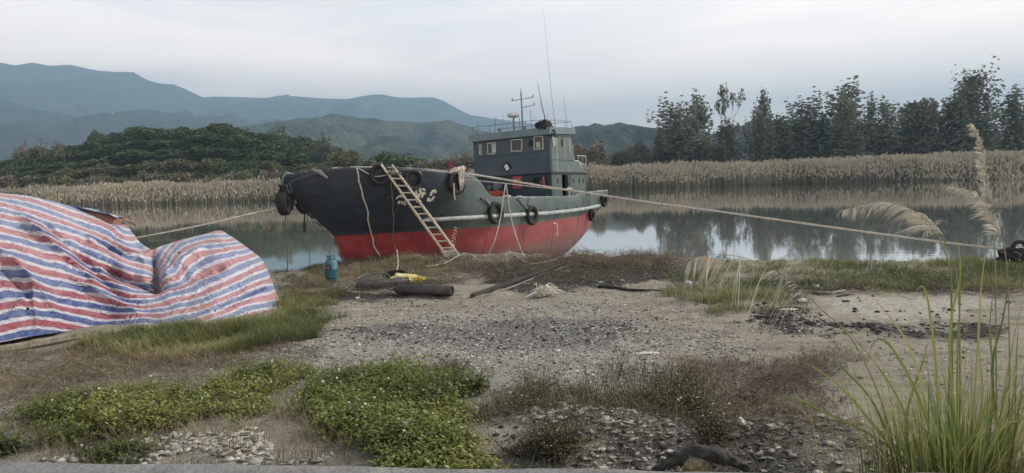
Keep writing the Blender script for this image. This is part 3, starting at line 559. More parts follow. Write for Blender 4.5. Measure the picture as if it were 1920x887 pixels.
def hull_mat(mirror=False):
    m = bpy.data.materials.new('hull_paint'); m.use_nodes = True; t = m.node_tree; P = t.nodes['Principled BSDF']; P.inputs['Roughness'].default_value = .5; P.inputs['Specular IOR Level'].default_value = .4
    tcn = N(t, 'ShaderNodeTexCoord'); ob = tcn.outputs['Object']
    def noise(sc, det=5, st=(1, 1, 1), ro=.6):
        mpn = N(t, 'ShaderNodeMapping'); mpn.inputs['Scale'].default_value = st; t.links.new(ob, mpn.inputs[0]); n = N(t, 'ShaderNodeTexNoise'); n.inputs['Scale'].default_value = sc; n.inputs['Detail'].default_value = det; n.inputs['Roughness'].default_value = ro; t.links.new(mpn.outputs[0], n.inputs[0]); return n.outputs[0]
    def ramp(s_, st):
        r = N(t, 'ShaderNodeValToRGB'); r.color_ramp.elements[0].position, r.color_ramp.elements[0].color = st[0][0], (*st[0][1], 1); r.color_ramp.elements[1].position, r.color_ramp.elements[1].color = st[-1][0], (*st[-1][1], 1)
        for p, c in st[1:-1]: r.color_ramp.elements.new(p).color = (*c, 1)
        t.links.new(s_, r.inputs[0]); return r.outputs[0]
    def mix(f, a, b):
        x = N(t, 'ShaderNodeMix', data_type='RGBA'); t.links.new(f, x.inputs[0]); t.links.new(a, x.inputs[6]); t.links.new(b, x.inputs[7]); return x.outputs[2]
    def mr(s_, a, b, c=0., d=1.):
        r = N(t, 'ShaderNodeMapRange'); 
        for i, v in enumerate((a, b, c, d)): r.inputs[i + 1].default_value = v
        t.links.new(s_, r.inputs[0]); return r.outputs[0]
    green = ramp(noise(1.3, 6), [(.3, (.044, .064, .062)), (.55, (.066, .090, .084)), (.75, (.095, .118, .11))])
    bow_shade_navy = ramp(noise(1.0, 6), [(.3, (.017, .026, .038)), (.7, (.031, .042, .056))])
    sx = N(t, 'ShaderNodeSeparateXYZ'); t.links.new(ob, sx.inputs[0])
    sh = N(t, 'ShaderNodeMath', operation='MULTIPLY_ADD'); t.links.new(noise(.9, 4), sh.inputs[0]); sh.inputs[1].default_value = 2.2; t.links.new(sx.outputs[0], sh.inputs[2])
    top = mix(mr(sh.outputs[0], 7.6, 9.0), green, bow_shade_navy)  # green darkens to navy at the bow: paint with the flare's shade mixed in
    streak = noise(5, 4, (1.6, 1.6, .16), .7)   # vertical runs
    top = mix(mr(streak, .6, .8, 0, .45), top, ramp(noise(3), [(.3, (.12, .14, .13)), (.7, (.2, .22, .21))]))
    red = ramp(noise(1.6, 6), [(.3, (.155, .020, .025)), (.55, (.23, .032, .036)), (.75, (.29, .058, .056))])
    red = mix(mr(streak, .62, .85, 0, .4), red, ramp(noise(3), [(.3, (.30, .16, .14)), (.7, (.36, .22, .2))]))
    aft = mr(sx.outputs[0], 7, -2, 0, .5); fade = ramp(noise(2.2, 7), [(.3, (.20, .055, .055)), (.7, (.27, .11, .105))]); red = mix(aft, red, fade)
    aa = N(t, 'ShaderNodeAttribute', attribute_name='rnd'); wob = N(t, 'ShaderNodeMath', operation='MULTIPLY_ADD'); t.links.new(noise(6), wob.inputs[0]); wob.inputs[1].default_value = .03; t.links.new(aa.outputs['Fac'], wob.inputs[2])
    c = mix(mr(wob.outputs[0], .008, .022), red, top)
    rust = noise(3.5, 6, (2.4, 2.4, .22), .75); rz = mr(rust, .60, .74, 0, .6); c = mix(rz, c, ramp(noise(7), [(.3, (.09, .045, .03)), (.7, (.16, .09, .06))]))
    scr = noise(9, 6, (.5, .5, 3.5), .7); c = mix(mr(scr, .68, .76, 0, .5), c, ramp(noise(5), [(.3, (.16, .17, .17)), (.7, (.3, .3, .29))]))
    # scum line / mud near the bottom
    c = mix(mr(wob.outputs[0], -1.0, -.55, .7, 0.), c, ramp(noise(4), [(.3, (.07, .05, .04)), (.7, (.15, .11, .09))]))
    t.links.new(c, P.inputs['Base Color'])
    bp = N(t, 'ShaderNodeBump'); bp.inputs['Strength'].default_value = .8; bp.inputs['Distance'].default_value = .05; t.links.new(noise(1.6, 6, (1, 1, 1.6)), bp.inputs['Height']); t.links.new(bp.outputs[0], P.inputs['Normal']); return m
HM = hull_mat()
nl, ns = HULL.shape[:2]; port = HULL.reshape(-1, 3); stb = port * [1, -1, 1]
fp = gridfaces(nl, ns)[:, ::-1]; fs = fp[:, ::-1] + len(port)
hv = np.concatenate([port, stb]); tr_ = [i * ns for i in range(nl)]
tf = np.array([[i * ns, (i + 1) * ns, (i + 1) * ns + len(port), i * ns + len(port)] for i in range(nl - 1)]); bf = np.array([[i, i + len(port), i + 1 + len(port), i + 1] for i in range(ns - 1)])
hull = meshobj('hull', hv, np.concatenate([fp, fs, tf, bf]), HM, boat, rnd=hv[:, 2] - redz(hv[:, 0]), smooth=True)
so = hull.modifiers.new('Solidify', 'SOLIDIFY'); so.thickness = .05; so.offset = -1
dark = mat('dark_deck', (.06, .07, .07), .8); WORN = mat('worn_white_paint', (.42, .43, .42), .6, (.20, .23, .23), 3, bump=.3); WHITE = mat('white_paint', (.46, .46, .43), .55, (.32, .32, .30), 9)
ROPE = mat('pale_rope', (.50, .47, .42), .95, (.32, .30, .26), 14); RUB = mat('black_rubber', (.022, .022, .024), .75, (.012, .012, .013), 9, bump=.5); STEEL = mat('grey_steel', (.16, .18, .19), .55, (.1, .11, .12), 5, metal=.2)
# decks
def deck(name, x0, x1, z, m):
    xx = np.linspace(x0, x1, 24); yy = [max(hull_y(a, z) - .06, .02) for a in xx]; v = [(a, b, z) for a, b in zip(xx, yy)] + [(a, -b, z) for a, b in zip(xx, yy)]
    return meshobj(name, v, [[i, i + 1, i + 25, i + 24] for i in range(23)], m, boat)
deck('main_deck', -4.0, 6.2, .95, dark); deck('foredeck', 6.2, 11.2, 1.95, dark); _x = np.linspace(10.3, 11.8, 16); _v = [(a, max(hull_y(a, float(sheer(a)) - .01) - .01, .004) * s_, float(sheer(a)) - .05) for s_ in (1, -1) for a in _x]
meshobj('bow_plate', _v, [[i, i + 1, i + 17, i + 16] for i in range(15)], mat('dark_bow_deck', (.018, .022, .026), .95, spec=.1), boat)
MB().box((6.2, 0, 1.45), (.06, 4.6, 1.1)).build('bulkhead', HM, boat)
# capping rail, rubbing strake
for s_ in (1, -1):
    top = HULL[-1] * [1, s_, 1]; n8 = [p for p in top[1:] if p[0] < 10.9]
    MB().tube([(p[0], p[1] - .025 * s_, p[2] + .012) for p in n8], .028, 6).build('capping_rail', mat('capping', (.26, .28, .28), .6, (.05, .065, .07), 2.2, lo=.4, hi=.6), boat, True)
    lv = HULL[list(TL).index(5.0) if 5.0 in list(TL) else int(np.argmin(abs(TL - 5)))]; st = [p for p in lv if -3.95 < p[0] < 8.05]
    MB().tube([(p[0], (p[1] + .02) * s_, p[2]) for p in st], [.012 if i in (0, len(st) - 1) else .07 for i in range(len(st))], 8).build('rubbing_strake', WORN, boat, True)
    MB().tube([(p[0], (p[1] + .005) * s_, p[2] + .11) for p in lv if 6.0 < p[0] < 8.6], .009, 5).build('weld_seam', WORN, boat, True)
for x in (8.9, 7.3, 5.2, 3.1, 1.0, -1.1):
    zz_ = np.linspace(-.3, float(sheer(x)) - .1, 14); pp_ = [(x, hull_y(x, z) + .002, z) for z in zz_]; MB().tube(pp_, .009, 5, False).build('plate_seam', HM, boat, True)
MB().tube([(p[0] + .01, 0, p[2]) for p in HULL[3:, -1]], .035, 8).build('stem_bar', mat('worn_stem', (.30, .30, .29), .7, (.08, .09, .09), 3, bump=.3, lo=.4, hi=.6), boat, True)
# freeing ports above the strake
fpb = MB()
for x in (7.4, 4.3, 3.5, 2.2, .9, .2, -.6, -1.4):
    z = 1.06 + .012 * max(2 - x, 0) ** 1.7 + .12; fpb.lathe([(.03, 0), (.03, .03)], 10, Matrix.Translation((x, hull_y(x, z) - .01, z)) @ Matrix.Rotation(R(-90), 4, 'X'))
fpb.build('scupper_holes', mat('black_hole', (.008, .008, .008), .9), boat)
# highlight of the folded bow plate, built as an added steel bar
p = pix2hull(574, 326, .0); MB().tube([(11.25, .62, 2.60), (11.12, .80, 2.52), (10.98, .92, 2.36)], [.05, .06, .03], 8).build('highlight_bar', STEEL, boat, True)
# --- deckhouse
def paint(name, c1, c2, st=None): return mat(name, c1, .5, c2, 1.6, bump=.25, bscale=3, spec=.4)
FRONT = mat('front_paint', (.036, .060, .077), .5, (.021, .038, .051), 1.2, bump=.3, bscale=2.2, spec=.4); LOWF = mat('lower_front_paint', (.024, .037, .054), .55, (.015, .024, .038), 1.3, bump=.3, bscale=3)
def streaky(name, c1, c2, c3):
    m = mat(name, c1, .55, c2, 1.4, bump=.25, bscale=3); t = m.node_tree; P = t.nodes['Principled BSDF']; src = P.inputs['Base Color'].links[0].from_socket
    tcn = N(t, 'ShaderNodeTexCoord'); mpn = N(t, 'ShaderNodeMapping'); mpn.inputs['Scale'].default_value = (3, 3, .35); n = N(t, 'ShaderNodeTexNoise'); n.inputs['Scale'].default_value = 2.2; n.inputs['Detail'].default_value = 5
    t.links.new(tcn.outputs['Object'], mpn.inputs[0]); t.links.new(mpn.outputs[0], n.inputs[0]); r = N(t, 'ShaderNodeMapRange'); r.inputs[1].default_value = .5; r.inputs[2].default_value = .72; r.inputs[4].default_value = .75; t.links.new(n.outputs[0], r.inputs[0])
    x = N(t, 'ShaderNodeMix', data_type='RGBA'); t.links.new(r.outputs[0], x.inputs[0]); t.links.new(src, x.inputs[6]); x.inputs[7].default_value = (*c3, 1); t.links.new(x.outputs[2], P.inputs['Base Color']); return m
SIDE = streaky('side_paint', (.105, .135, .13), (.075, .10, .098), (.24, .27, .26)); LOWS = streaky('lower_side_paint', (.085, .115, .11), (.06, .085, .083), (.15, .17, .165))
dh = MB(); 
def prism(name, prof, y0, y1, m, extra=None):
    """side profile in x,z between y0 and y1"""
    n = len(prof); v = [(x, y0, z) for x, z in prof] + [(x, y1, z) for x, z in prof]; f = [list(range(n)), list(range(2 * n - 1, n - 1, -1))] + [[i, i + n, (i + 1) % n + n, (i + 1) % n] for i in range(n)]
    o = meshobj(name, v, f, m, boat)
    b = o.modifiers.new('Bevel', 'BEVEL'); b.width = .012; b.segments = 2; b.limit_method = 'ANGLE'; return o
# lower house: walls as slabs so the doorway is a real opening
lw = MB(); 
lw.box((-.03, 0, 1.8), (.06, 3.66, 1.70)); lw.box((-3.0, 0, 1.8), (.06, 3.66, 1.70)); lw.box((-1.5, -1.83, 1.8), (3.06, .06, 1.70)); lf = lw.build('lower_front', LOWF, boat)
ls = MB()
for a, b_ in ((-.06, -.86), (-1.24, -3.0)): ls.box(((a + b_) / 2, 1.80, 1.8), (a - b_, .06, 1.70))
ls.box((-1.05, 1.80, 2.61), (.38, .06, .08)); ls.build('lower_side', LOWS, boat)
MB().box((-1.42, 1.87, 1.76), (.36, .04, 1.6), Matrix.Rotation(R(4), 3, 'Z')).build('open_door', mat('door_paint', (.05, .06, .06), .6), boat)
MB().box((-1.05, 1.6, 1.75), (.34, .02, 1.6)).build('doorway_shade', mat('black_hole', (.008,) * 3), boat)  # black sheet behind the opening, standing in for the unlit interior
pb = MB()
for x in (-.5, -1.85, -2.35, -2.72): pb.lathe([(.075, 0), (.075, .012)], 14, Matrix.Translation((x, 1.83, 2.33)) @ Matrix.Rotation(R(-90), 4, 'X') @ Matrix.Diagonal((.7, 1.35, 1, 1)))
pb.build('porthole', mat('dark_glass', (.01, .014, .018), .15), boat)
# upper house with front slightly proud
prism('wheelhouse_front', [(.07, 2.64), (.07, 4.18), (-.10, 4.20), (-.10, 2.66)], -1.86, 1.86, FRONT)
prism('wheelhouse_side', [(-.10, 2.67), (-.10, 4.19), (-1.72, 4.22), (-2.02, 3.17), (-2.42, 3.14), (-2.62, 2.69)], 1.72, 1.85, SIDE)
prism('wheelhouse_side', [(-.10, 2.67), (-.10, 4.19), (-1.72, 4.22), (-2.02, 3.17), (-2.42, 3.14), (-2.62, 2.69)], -1.85, -1.72, SIDE)
prism('wheelhouse_back', [(-1.66, 4.2), (-1.74, 4.2), (-2.06, 3.0), (-1.98, 3.0)], -1.72, 1.72, SIDE)
prism('boat_deck', [(.10, 2.62), (.10, 2.665), (-3.12, 2.69), (-3.12, 2.645)], -1.90, 1.90, LOWF)
prism('wheelhouse_roof', [(.24, 4.13), (.20, 4.42), (-1.86, 4.52), (-1.94, 4.26)], -1.98, 1.98, mat('roof_paint', (.13, .18, .205), .5, (.095, .135, .155), 1.5, bump=.2, bscale=3))
# ledge under windows (band) and seams
MB().box((.085, 0, 3.50), (.03, 3.66, .03)).build('ledge', FRONT, boat)
MB().box((-1.05, 1.862, 3.18), (1.75, .02, .025)).build('seam_strip', SIDE, boat)
# windows of the front
GL = mat('dark_glass', (.01, .014, .018), .15); CUR = mat('curtain', (.35, .37, .36), .9)
for y0, y1, z0, z1, cur in ((-1.10, -.72, 3.58, 4.02, 1), (.07, .57, 3.60, 4.06, 0), (1.16, 1.56, 3.60, 4.10, 1), (-1.52, -1.44, 3.60, 3.98, 0)):
    yc, zc = (y0 + y1) / 2, (z0 + z1) / 2; wd, hd = y1 - y0, z1 - z0; fr = MB(); t_ = .035
    for dy, dz, a, b_ in ((0, hd / 2, wd + t_, t_), (0, -hd / 2, wd + t_, t_), (wd / 2, 0, t_, hd - t_), (-wd / 2, 0, t_, hd - t_)): fr.box((.085, yc + dy, zc + dz), (.035, a, b_), Matrix.Rotation(R(-2), 3, 'X'))
    wf = fr.build('window', WHITE, boat); MB().box((.076, yc, zc), (.012, wd - .02, hd - .02)).build('pane', GL, wf)
    if cur: MB().box((.083, yc + (.08 if y0 < 0 else -.02), zc - (.0 if y0 < 0 else .08)), (.004, wd * .45, hd * (.8 if y0 < 0 else .45))).build('curtain', CUR, wf)
fr = MB(); fr.box((-.16, 1.87, 3.92), (.03, .03, .5), Matrix.Rotation(R(10), 3, 'Y')); fr.box((-.42, 1.87, 3.92), (.03, .03, .5), Matrix.Rotation(R(10), 3, 'Y')); wf = fr.build('window', WHITE, boat); MB().box((-.29, 1.856, 3.92), (.24, .012, .46), Matrix.Rotation(R(10), 3, 'Y')).build('pane', CUR, wf)
MB().box((-.95, 1.858, 3.86), (.16, .012, .3)).build('side_window', GL, boat)
# round dark lamp + front fittings
MB().lathe([(.10, 0), (.12, .05), (.03, .09)], 14, Matrix.Translation((.08, 1.02, 3.86)) @ Matrix.Rotation(R(90), 4, 'Y')).build('horn', RUB, boat, True)
# diamond notice
dm = Matrix.Rotation(R(45), 3, 'X'); nb = MB(); nb.box((.086, -.19, 2.99), (.02, .34, .34), Matrix.Rotation(R(38), 3, 'X')).build('notice_board', mat('board_black', (.02, .024, .03)), boat)
nb = MB(); nb.box((.100, -.19, 2.97), (.012, .17, .24), Matrix.Rotation(R(30), 3, 'X')).build('notice_sheet', mat('notice_paper', (.62, .62, .64), .6, (.40, .40, .43), 20, lo=.45, hi=.55), boat)
MB().box((.09, -.19, 3.30), (.03, .05, .05)).build('bracket', STEEL, boat)
# red sign with a pale line of writing
rs = MB().box((.03, .24, 2.34), (.03, .44, .50), Matrix.Rotation(R(2), 3, 'X')).build('red_sign', mat('red_sign_paint', (.30, .055, .06), .5, (.22, .04, .045)), boat)
tx = MB(); rg = np.random.default_rng(3)
for i in range(8):
    y = .09 + i * .038; tx.box((.048, y, 2.43 + i * .0012), (.006, .022, .045)); tx.box((.048, y, 2.33 + i * .001), (.006, .006 + .016 * rg.uniform(), .008))
tx.build('lettering', WHITE, rs)
# ring buoy and extinguisher on the lower front
MB().add(*(lambda Mx: ([Mx @ Vector(((.15 + .05 * math.cos(b)) * math.cos(a), (.15 + .05 * math.cos(b)) * math.sin(a), .05 * math.sin(b))) for a in [2 * math.pi * i / 20 for i in range(20)] for b in [2 * math.pi * j / 8 for j in range(8)]], [(i * 8 + j, i * 8 + (j + 1) % 8, ((i + 1) % 20) * 8 + (j + 1) % 8, ((i + 1) % 20) * 8 + j) for i in range(20) for j in range(8)]))(Matrix.Translation((.07, 1.18, 2.30)) @ Matrix.Rotation(R(90), 4, 'Y'))).build('ring_buoy', RUB, boat, True)
MB().lathe([(.02, .22), (.03, .17), (.06, .14), (.065, -.12), (.05, -.14)][::-1], 12, Matrix.Translation((.09, 1.52, 2.28))).build('extinguisher', mat('red_enamel', (.30, .05, .06), .45, (.16, .12, .12)), boat, True)
MB().box((.08, 1.36, 2.26), (.05, .06, .2)).build('bracket', mat('red_enamel', (.3, .05, .06)), boat)
# aft platform rail
rl = MB()
for y in (-1.8, 1.8):
    for z in (3.05, 3.40): rl.tube([(-2.3, y, z), (-3.1, y, z)], .016, 6)
for z in (3.05, 3.40): rl.tube([(-3.1, -1.8, z), (-3.1, 1.8, z)], .016, 6)
for y in (-1.8, -.9, 0, .9, 1.8): rl.tube([(-3.1, y, 2.69), (-3.1, y, 3.4)], .018, 6)
for x in (-2.45, -2.8): rl.tube([(x, 1.8, 2.69), (x, 1.8, 3.4)], .014, 6)
rl.build('aft_railing', WORN, boat)
raft = MB().lathe([(.05, -.38), (.2, -.36), (.22, -.3), (.22, .3), (.2, .36), (.05, .38)], 16, Matrix.Translation((-2.62, 1.45, 3.02)) @ Matrix.Rotation(R(90), 4, 'Y')).build('liferaft_canister', WHITE, boat, True)
# roof rail, mast, radome, aerials
rl = MB()
def roofz(x): return 4.42 + (.20 - x) * .048
rp_ = [(.05, y, roofz(.05) + .33) for y in np.linspace(-1.85, 1.2, 8)] + [(-.1, 1.6, 4.74), (-.5, 1.85, 4.74), (-1.2, 1.9, 4.76), (-1.8, 1.85, 4.78)]
rl.tube(rp_, .013, 6); 
for p in rp_[::2]: rl.tube([(p[0], p[1], roofz(p[0]) - .02), p], .011, 6)
rl.tube([(.05, -1.85, 4.74), (-1.8, -1.85, 4.8), (-1.8, 1.85, 4.78)], .013, 6); rl.tube([(-1.8, -1.85, 4.48), (-1.8, -1.85, 4.8)], .012, 6); rl.tube([(-1.8, 1.85, 4.48), (-1.8, 1.85, 4.78)], .012, 6)
rl.build('roof_railing', STEEL, boat)
ma = MB(); ma.tube([(-.4, .35, 4.4), (-.4, .33, 6.05)], [.04, .025], 8); ma.tube([(-.4, .33, 6.05), (-.4, .33, 6.2)], .012, 6)
mast = ma.build('mast', STEEL, boat)
for z, a, b_ in ((5.72, -.14, .80), (5.40, .34, .84)):
    cr_ = MB(); cr_.tube([(-.4, .33 + a - .3, z), (-.4, b_ + .1, z + .03)], .014, 6); cr_.tube([(-.4, b_ + .1, z + .02), (-.4, b_ + .1, z + .13)], .022, 6)
    if a < 0: cr_.tube([(-.4, a + .03, z), (-.4, a + .03, z + .1)], .025, 6)
    cr_.build('crosstree', STEEL, mast)
rd = MB().tube([(-.3, -.02, 4.43), (-.3, -.02, 5.0)], .04, 8).build('radar_post', STEEL, boat)
MB().lathe([(.04, 0), (.2, .03), (.26, .07), (.265, .14), (.22, .2), (.1, .225), (.02, .23)], 24, Matrix.Translation((-.3, -.02, 5.0))).build('radome', mat('radome_white', (.55, .57, .60), .45), rd, True)
for nm, pl, r_ in (('whip_aerial', [(-.9, 1.60, 4.45), (-.9, 1.45, 6.2), (-.9, 1.25, 9.3)], [.014, .008, .003]), ('whip_aerial', [(-.6, 1.42, 4.45), (-.6, 1.2, 5.3), (-.6, 1.02, 6.35)], [.035, .028, .008]), ('whip_aerial', [(-1.2, 2.0, 4.5), (-1.2, 1.85, 5.75)], [.012, .006]),
    ('short_aerial', [(.0, -1.62, 4.42), (.0, -1.62, 4.98)], [.018, .01]), ('short_aerial', [(-.2, -.92, 4.42), (-.2, -.82, 5.15)], [.018, .008]), ('short_aerial', [(-.2, -.55, 4.42), (-.2, -.46, 5.2)], [.008, .005]), ('short_aerial', [(-.1, .95, 4.42), (-.1, .93, 5.2)], [.014, .012]), ('short_aerial', [(-.4, .22, 4.42), (-.4, .2, 5.0)], [.02, .012]), ('short_aerial', [(-.3, 1.6, 4.42), (-.3, 1.58, 5.2)], [.008, .006])):
    MB().tube(pl, r_, 6).build(nm, mat('aerial_grey', (.25, .26, .27), .6) if nm[0] == 'w' else STEEL, boat)
for y, z in ((-.6, 4.55), (-1.75, 4.50), (.62, 4.52)): MB().lathe([(.05, 0), (.07, .06), (.05, .14), (.02, .16)], 10, Matrix.Translation((-.1, y, z - .08))).build('roof_lamp', STEEL, boat, True)
# foredeck winch hump seen over the rail + bollards
for x, y in ((6.9, 1.9), (6.6, 1.9)): MB().lathe([(.09, 1.95), (.09, 2.55), (.12, 2.57), (.12, 2.62)], 14, Matrix.Translation((x, y, 0))).build('bollard', mat('rust_red', (.22, .06, .05), .8, (.12, .05, .04), 8), boat, True)
st_ = MB(); st_.tube([(-.55, 2.30, 1.0), (-.55, 2.30, 2.06)], .05, 8); st_.tube([(-.35, 2.30, 1.96), (-.8, 2.3, 1.98)], .04, 8); st_.build('bitt_post', WORN, boat, True)
for x in (-3.6, -3.9): MB().tube([(x, 1.7, 1.5), (x, 1.7, 2.15)], .025, 6).build('stern_post', STEEL, boat)
# bow name, painted letters; the stroke outlines follow the plating
def strokes(name, polys, m, off=.012, parent=boat):
    mb = MB()
    for pts, wd in polys:
        L = [pix2hull(a, b_) for a, b_ in pts]; L = [Vector((p.x, hull_y(p.x, p.z) + off, p.z)) for p in L]
        for a, b_ in zip(L, L[1:]):
            n_ = max(1, int((b_ - a).length / .06)); d = (b_ - a).normalized(); s_ = Vector((-d.z, 0, d.x)) * wd * .64
            for k in range(n_):
                p, q = a.lerp(b_, k / n_), a.lerp(b_, (k + 1) / n_)
                v = [Vector(c) for c in (p - s_, q - s_ + d * .004, q + s_ + d * .004, p + s_)]
                for c in v: c.y = hull_y(c.x, c.z) + off
                mb.add([tuple(c) for c in v], [(0, 1, 2, 3)])
    return mb.build(name, m, parent)
LET = mat('letter_paint', (.66, .65, .57), .6, (.38, .38, .33), 30, lo=.38, hi=.5)
for grp in (
  [([(742, 372), (746, 367), (751, 368.5), (755, 369)], .05), ([(744, 371), (741, 373)], .04)],
  [([(744, 377), (744, 382), (748, 381.5), (748, 377.5)], .022), ([(746, 377), (750, 377)], .02)], [([(749.5, 382), (750, 377.5), (752.5, 382), (753, 377.5)], .022)], [([(758.5, 378), (755, 378), (754.8, 383.5), (758.5, 384)], .022), ([(755, 381), (758, 381)], .02)], [([(766, 387), (771, 385.5)], .05)],
  [([(776, 361), (781, 364), (785, 371)], .045), ([(780.5, 355), (778, 361)], .045), ([(785, 353), (785.5, 362), (783, 370), (780, 379)], .045), ([(788, 356), (792, 354), (795, 358)], .045), ([(787, 361), (796, 363)], .045), ([(789, 366), (795.5, 363.5)], .04), ([(787, 359), (792, 368), (789, 371)], .045), ([(776, 368), (783, 366)], .04), ([(784, 375), (787, 379)], .035), ([(781, 377), (779, 379)], .03)],
  [([(814.5, 362), (814.5, 358), (811.5, 357), (808.5, 359.5), (805.5, 367)], .065), ([(811.5, 368.5), (807.5, 375.5), (803.5, 376), (801.5, 374), (802, 371)], .065)]): strokes('painted_letter', grp, LET)
dr = []
for i in range(9):
    y = 427 + i * 5.1; x = 852 - i * .9
    dr += [([(x - 2.2, y - 1), (x + .5, y - 1.6), (x - .5, y + .9)], .018), ([(x + 2, y + .2), (x + 4, y + 1.2), (x + 2.4, y + 2.2)], .016)]
for q in dr + [([(1037, 418), (1040, 419.5)], .04)] + [([(1043.5, 419 + i * 4.2), (1044.2, 421.4 + i * 4.2)], .035) for i in range(6)]: strokes('draught_mark', [q], LET)
# ------------------------------------------------------------------ loose things on the boat
def torus_tyre(name, label, c, dia, nrm, width=.2, group=None, squash=1.):
    """tyre with tread blocks and an open middle; c, nrm in world"""
    n = Vector(nrm).normalized(); M_ = Matrix.Translation(c) @ n.to_track_quat('Z', 'Y').to_matrix().to_4x4(); Ro = dia / 2; prof = [(Ro * .62, -width * .28), (Ro * .58, -width * .1), (Ro * .58, width * .1), (Ro * .62, width * .28), (Ro * .78, width * .5), (Ro * .93, width * .48), (Ro, width * .34), (Ro * 1.0, -width * .34), (Ro * .93, -width * .48), (Ro * .78, -width * .5)]
    v = []; f = []; ns_ = 56
    for i in range(ns_):
        a = 2 * math.pi * i / ns_; gro = .965 if i % 2 else 1.
        for r_, z_ in prof: rr = r_ * (gro if r_ > Ro * .9 else 1); v.append(M_ @ Vector((rr * math.cos(a) * squash, rr * math.sin(a), z_)))
    m_ = len(prof)
    for i in range(ns_):
        for j in range(m_): f.append((i * m_ + j, ((i + 1) % ns_) * m_ + j, ((i + 1) % ns_) * m_ + (j + 1) % m_, i * m_ + (j + 1) % m_))
    o = MB().add(v, f).build(name, RUB, None, True); return tag(o, label, 'tyre', group)
def hung_tyre(px, py, dia, label, width=.16, off=.10, dz=0., tilt=0.):
    p = pix2hull(px, py); y = hull_y(p.x, p.z); sl = (hull_y(p.x + .3, p.z) - hull_y(p.x - .3, p.z)) / .6; c = BW((p.x, y + off, p.z)); n = BM.to_3x3() @ Vector((-sl, 1, tilt)); torus_tyre('fender_tyre', label, c, dia, n, width); return p, y
def sag(a, b_, drop, n=16, wob=0., seed=1):
    rg_ = np.random.default_rng(seed); a, b_ = Vector(a), Vector(b_); out = []
    for i in range(n + 1):
        t = i / n; p = a.lerp(b_, t); p.z -= drop * 4 * t * (1 - t)
        if 0 < i < n: p += Vector(rg_.normal(size=3)) * wob
        out.append(p)
    return out
def rope(name, label, pts, r_, m=None, cat='rope', parent=None):
    """laid rope: tube with small twisting bulges"""
    P_ = [Vector(p) for p in pts]; out = []
    for i in range(len(P_) - 1):
        for k in range(4): 
            t = k / 4; p0 = P_[max(i - 1, 0)]; p1 = P_[i]; p2 = P_[i + 1]; p3 = P_[min(i + 2, len(P_) - 1)]; out.append(.5 * ((2 * p1) + (p2 - p0) * t + (2 * p0 - 5 * p1 + 4 * p2 - p3) * t * t + (3 * p1 - p0 - 3 * p2 + p3) * t ** 3))
    out.append(P_[-1]); o = MB().tube(out, [r_ * (1 + .12 * (-1) ** i) for i in range(len(out))], 6).build(name, m or ROPE, parent, True)
    return tag(o, label, cat) if parent is None else o
TY = []
for px, py, dia, lab in ((851, 343, .74, 'large fender tyre hanging where the foredeck drops, wound with pale frayed rope'), (925, 400, .76, 'fender tyre on the green side nearest the orange life jackets'), (992, 404, .72, 'fender tyre on the green side midway, over a rusty run on the red'), (1105, 404, .5, 'small fender tyre hung on two straps near the stern'), (1128, 376, .56, 'fender tyre at the stern corner, seen almost edge on')):
    TY.append(hung_tyre(px, py, dia, lab))
hung_tyre(707, 328, .62, 'fender tyre tucked under the bow rail left of the ladder', off=.08); hung_tyre(771, 338, .62, 'fender tyre behind the top of the ladder', off=.06)
torus_tyre('fender_tyre', 'front black tyre hanging from the tip of the bow', at(532, 382, 20.35), .64, (.9, .02, .1), .26); torus_tyre('fender_tyre', 'second black tyre pressed behind the front one at the bow tip', at(537, 378, 20.7), .62, (.95, -.14, -.1), .24)
torus_tyre('fender_tyre', 'black tyre jammed under the raked stem beside the hanging hose', at(568, 385, 21.3), .5, (.8, -.3, .35), .18)
BLK = mat('black_hose', (.02, .02, .022), .6); GREY = mat('grey_rope', (.20, .19, .17), .95, (.12, .11, .10), 12)
rope('hanging_hose', 'short black hose curling out beneath the stem', [at(572, 392, 21.3), at(577, 400, 21.3), at(584, 407, 21.3), at(592, 409, 21.3)], .028, BLK, 'hose')
rope('hanging_strap', 'black strap with a thick end hanging under the stem', [at(570, 390, 21.3), at(571, 412, 21.3), at(571, 420, 21.3)], .022, BLK, 'strap'); MB().tube([at(571, 418, 21.3), at(571, 436, 21.3)], [.05, .035], 8).build('strap_end', BLK, None, True)
bpy.data.objects['strap_end'].parent = bpy.data.objects['hanging_strap']
mbw = MB(); rgw = np.random.default_rng(31); cw = Vector(at(533, 362, 20.45))
for i in range(16): mbw.tube([cw + Vector((rgw.normal() * .08, rgw.normal() * .05, .22)), cw + Vector((rgw.normal() * .13, rgw.normal() * .1, .0)), cw + Vector((rgw.normal() * .13, rgw.normal() * .08 - .1, -.2)), cw + Vector((rgw.normal() * .10, rgw.normal() * .05, -.30 - .3 * rgw.uniform()))], .026, 6)
tag(mbw.build('black_rope_wrap', BLK, None, True), 'black rope wrapped in loops over the tyres at the bow tip', 'rope')
rope('bow_line', 'thin grey line dropping from the bow tyres into the water', [at(538, 398, 20.6), at(538, 440, 20.8), at(539, 480, 21), at(539, 512, 21.3)], .013, GREY)
rope('bow_line', 'thin grey line dropping from under the stem to the grass', [at(576, 395, 21.3), at(578, 430, 21.4), at(580, 470, 21.5), at(582, 508, 21.6)], .013, GREY)
rope('frayed_line', 'dark frayed cord end dangling under the bow tyres', [at(534, 398, 20.5), at(535, 415, 20.5), at(531, 426, 20.5)], .012, BLK)
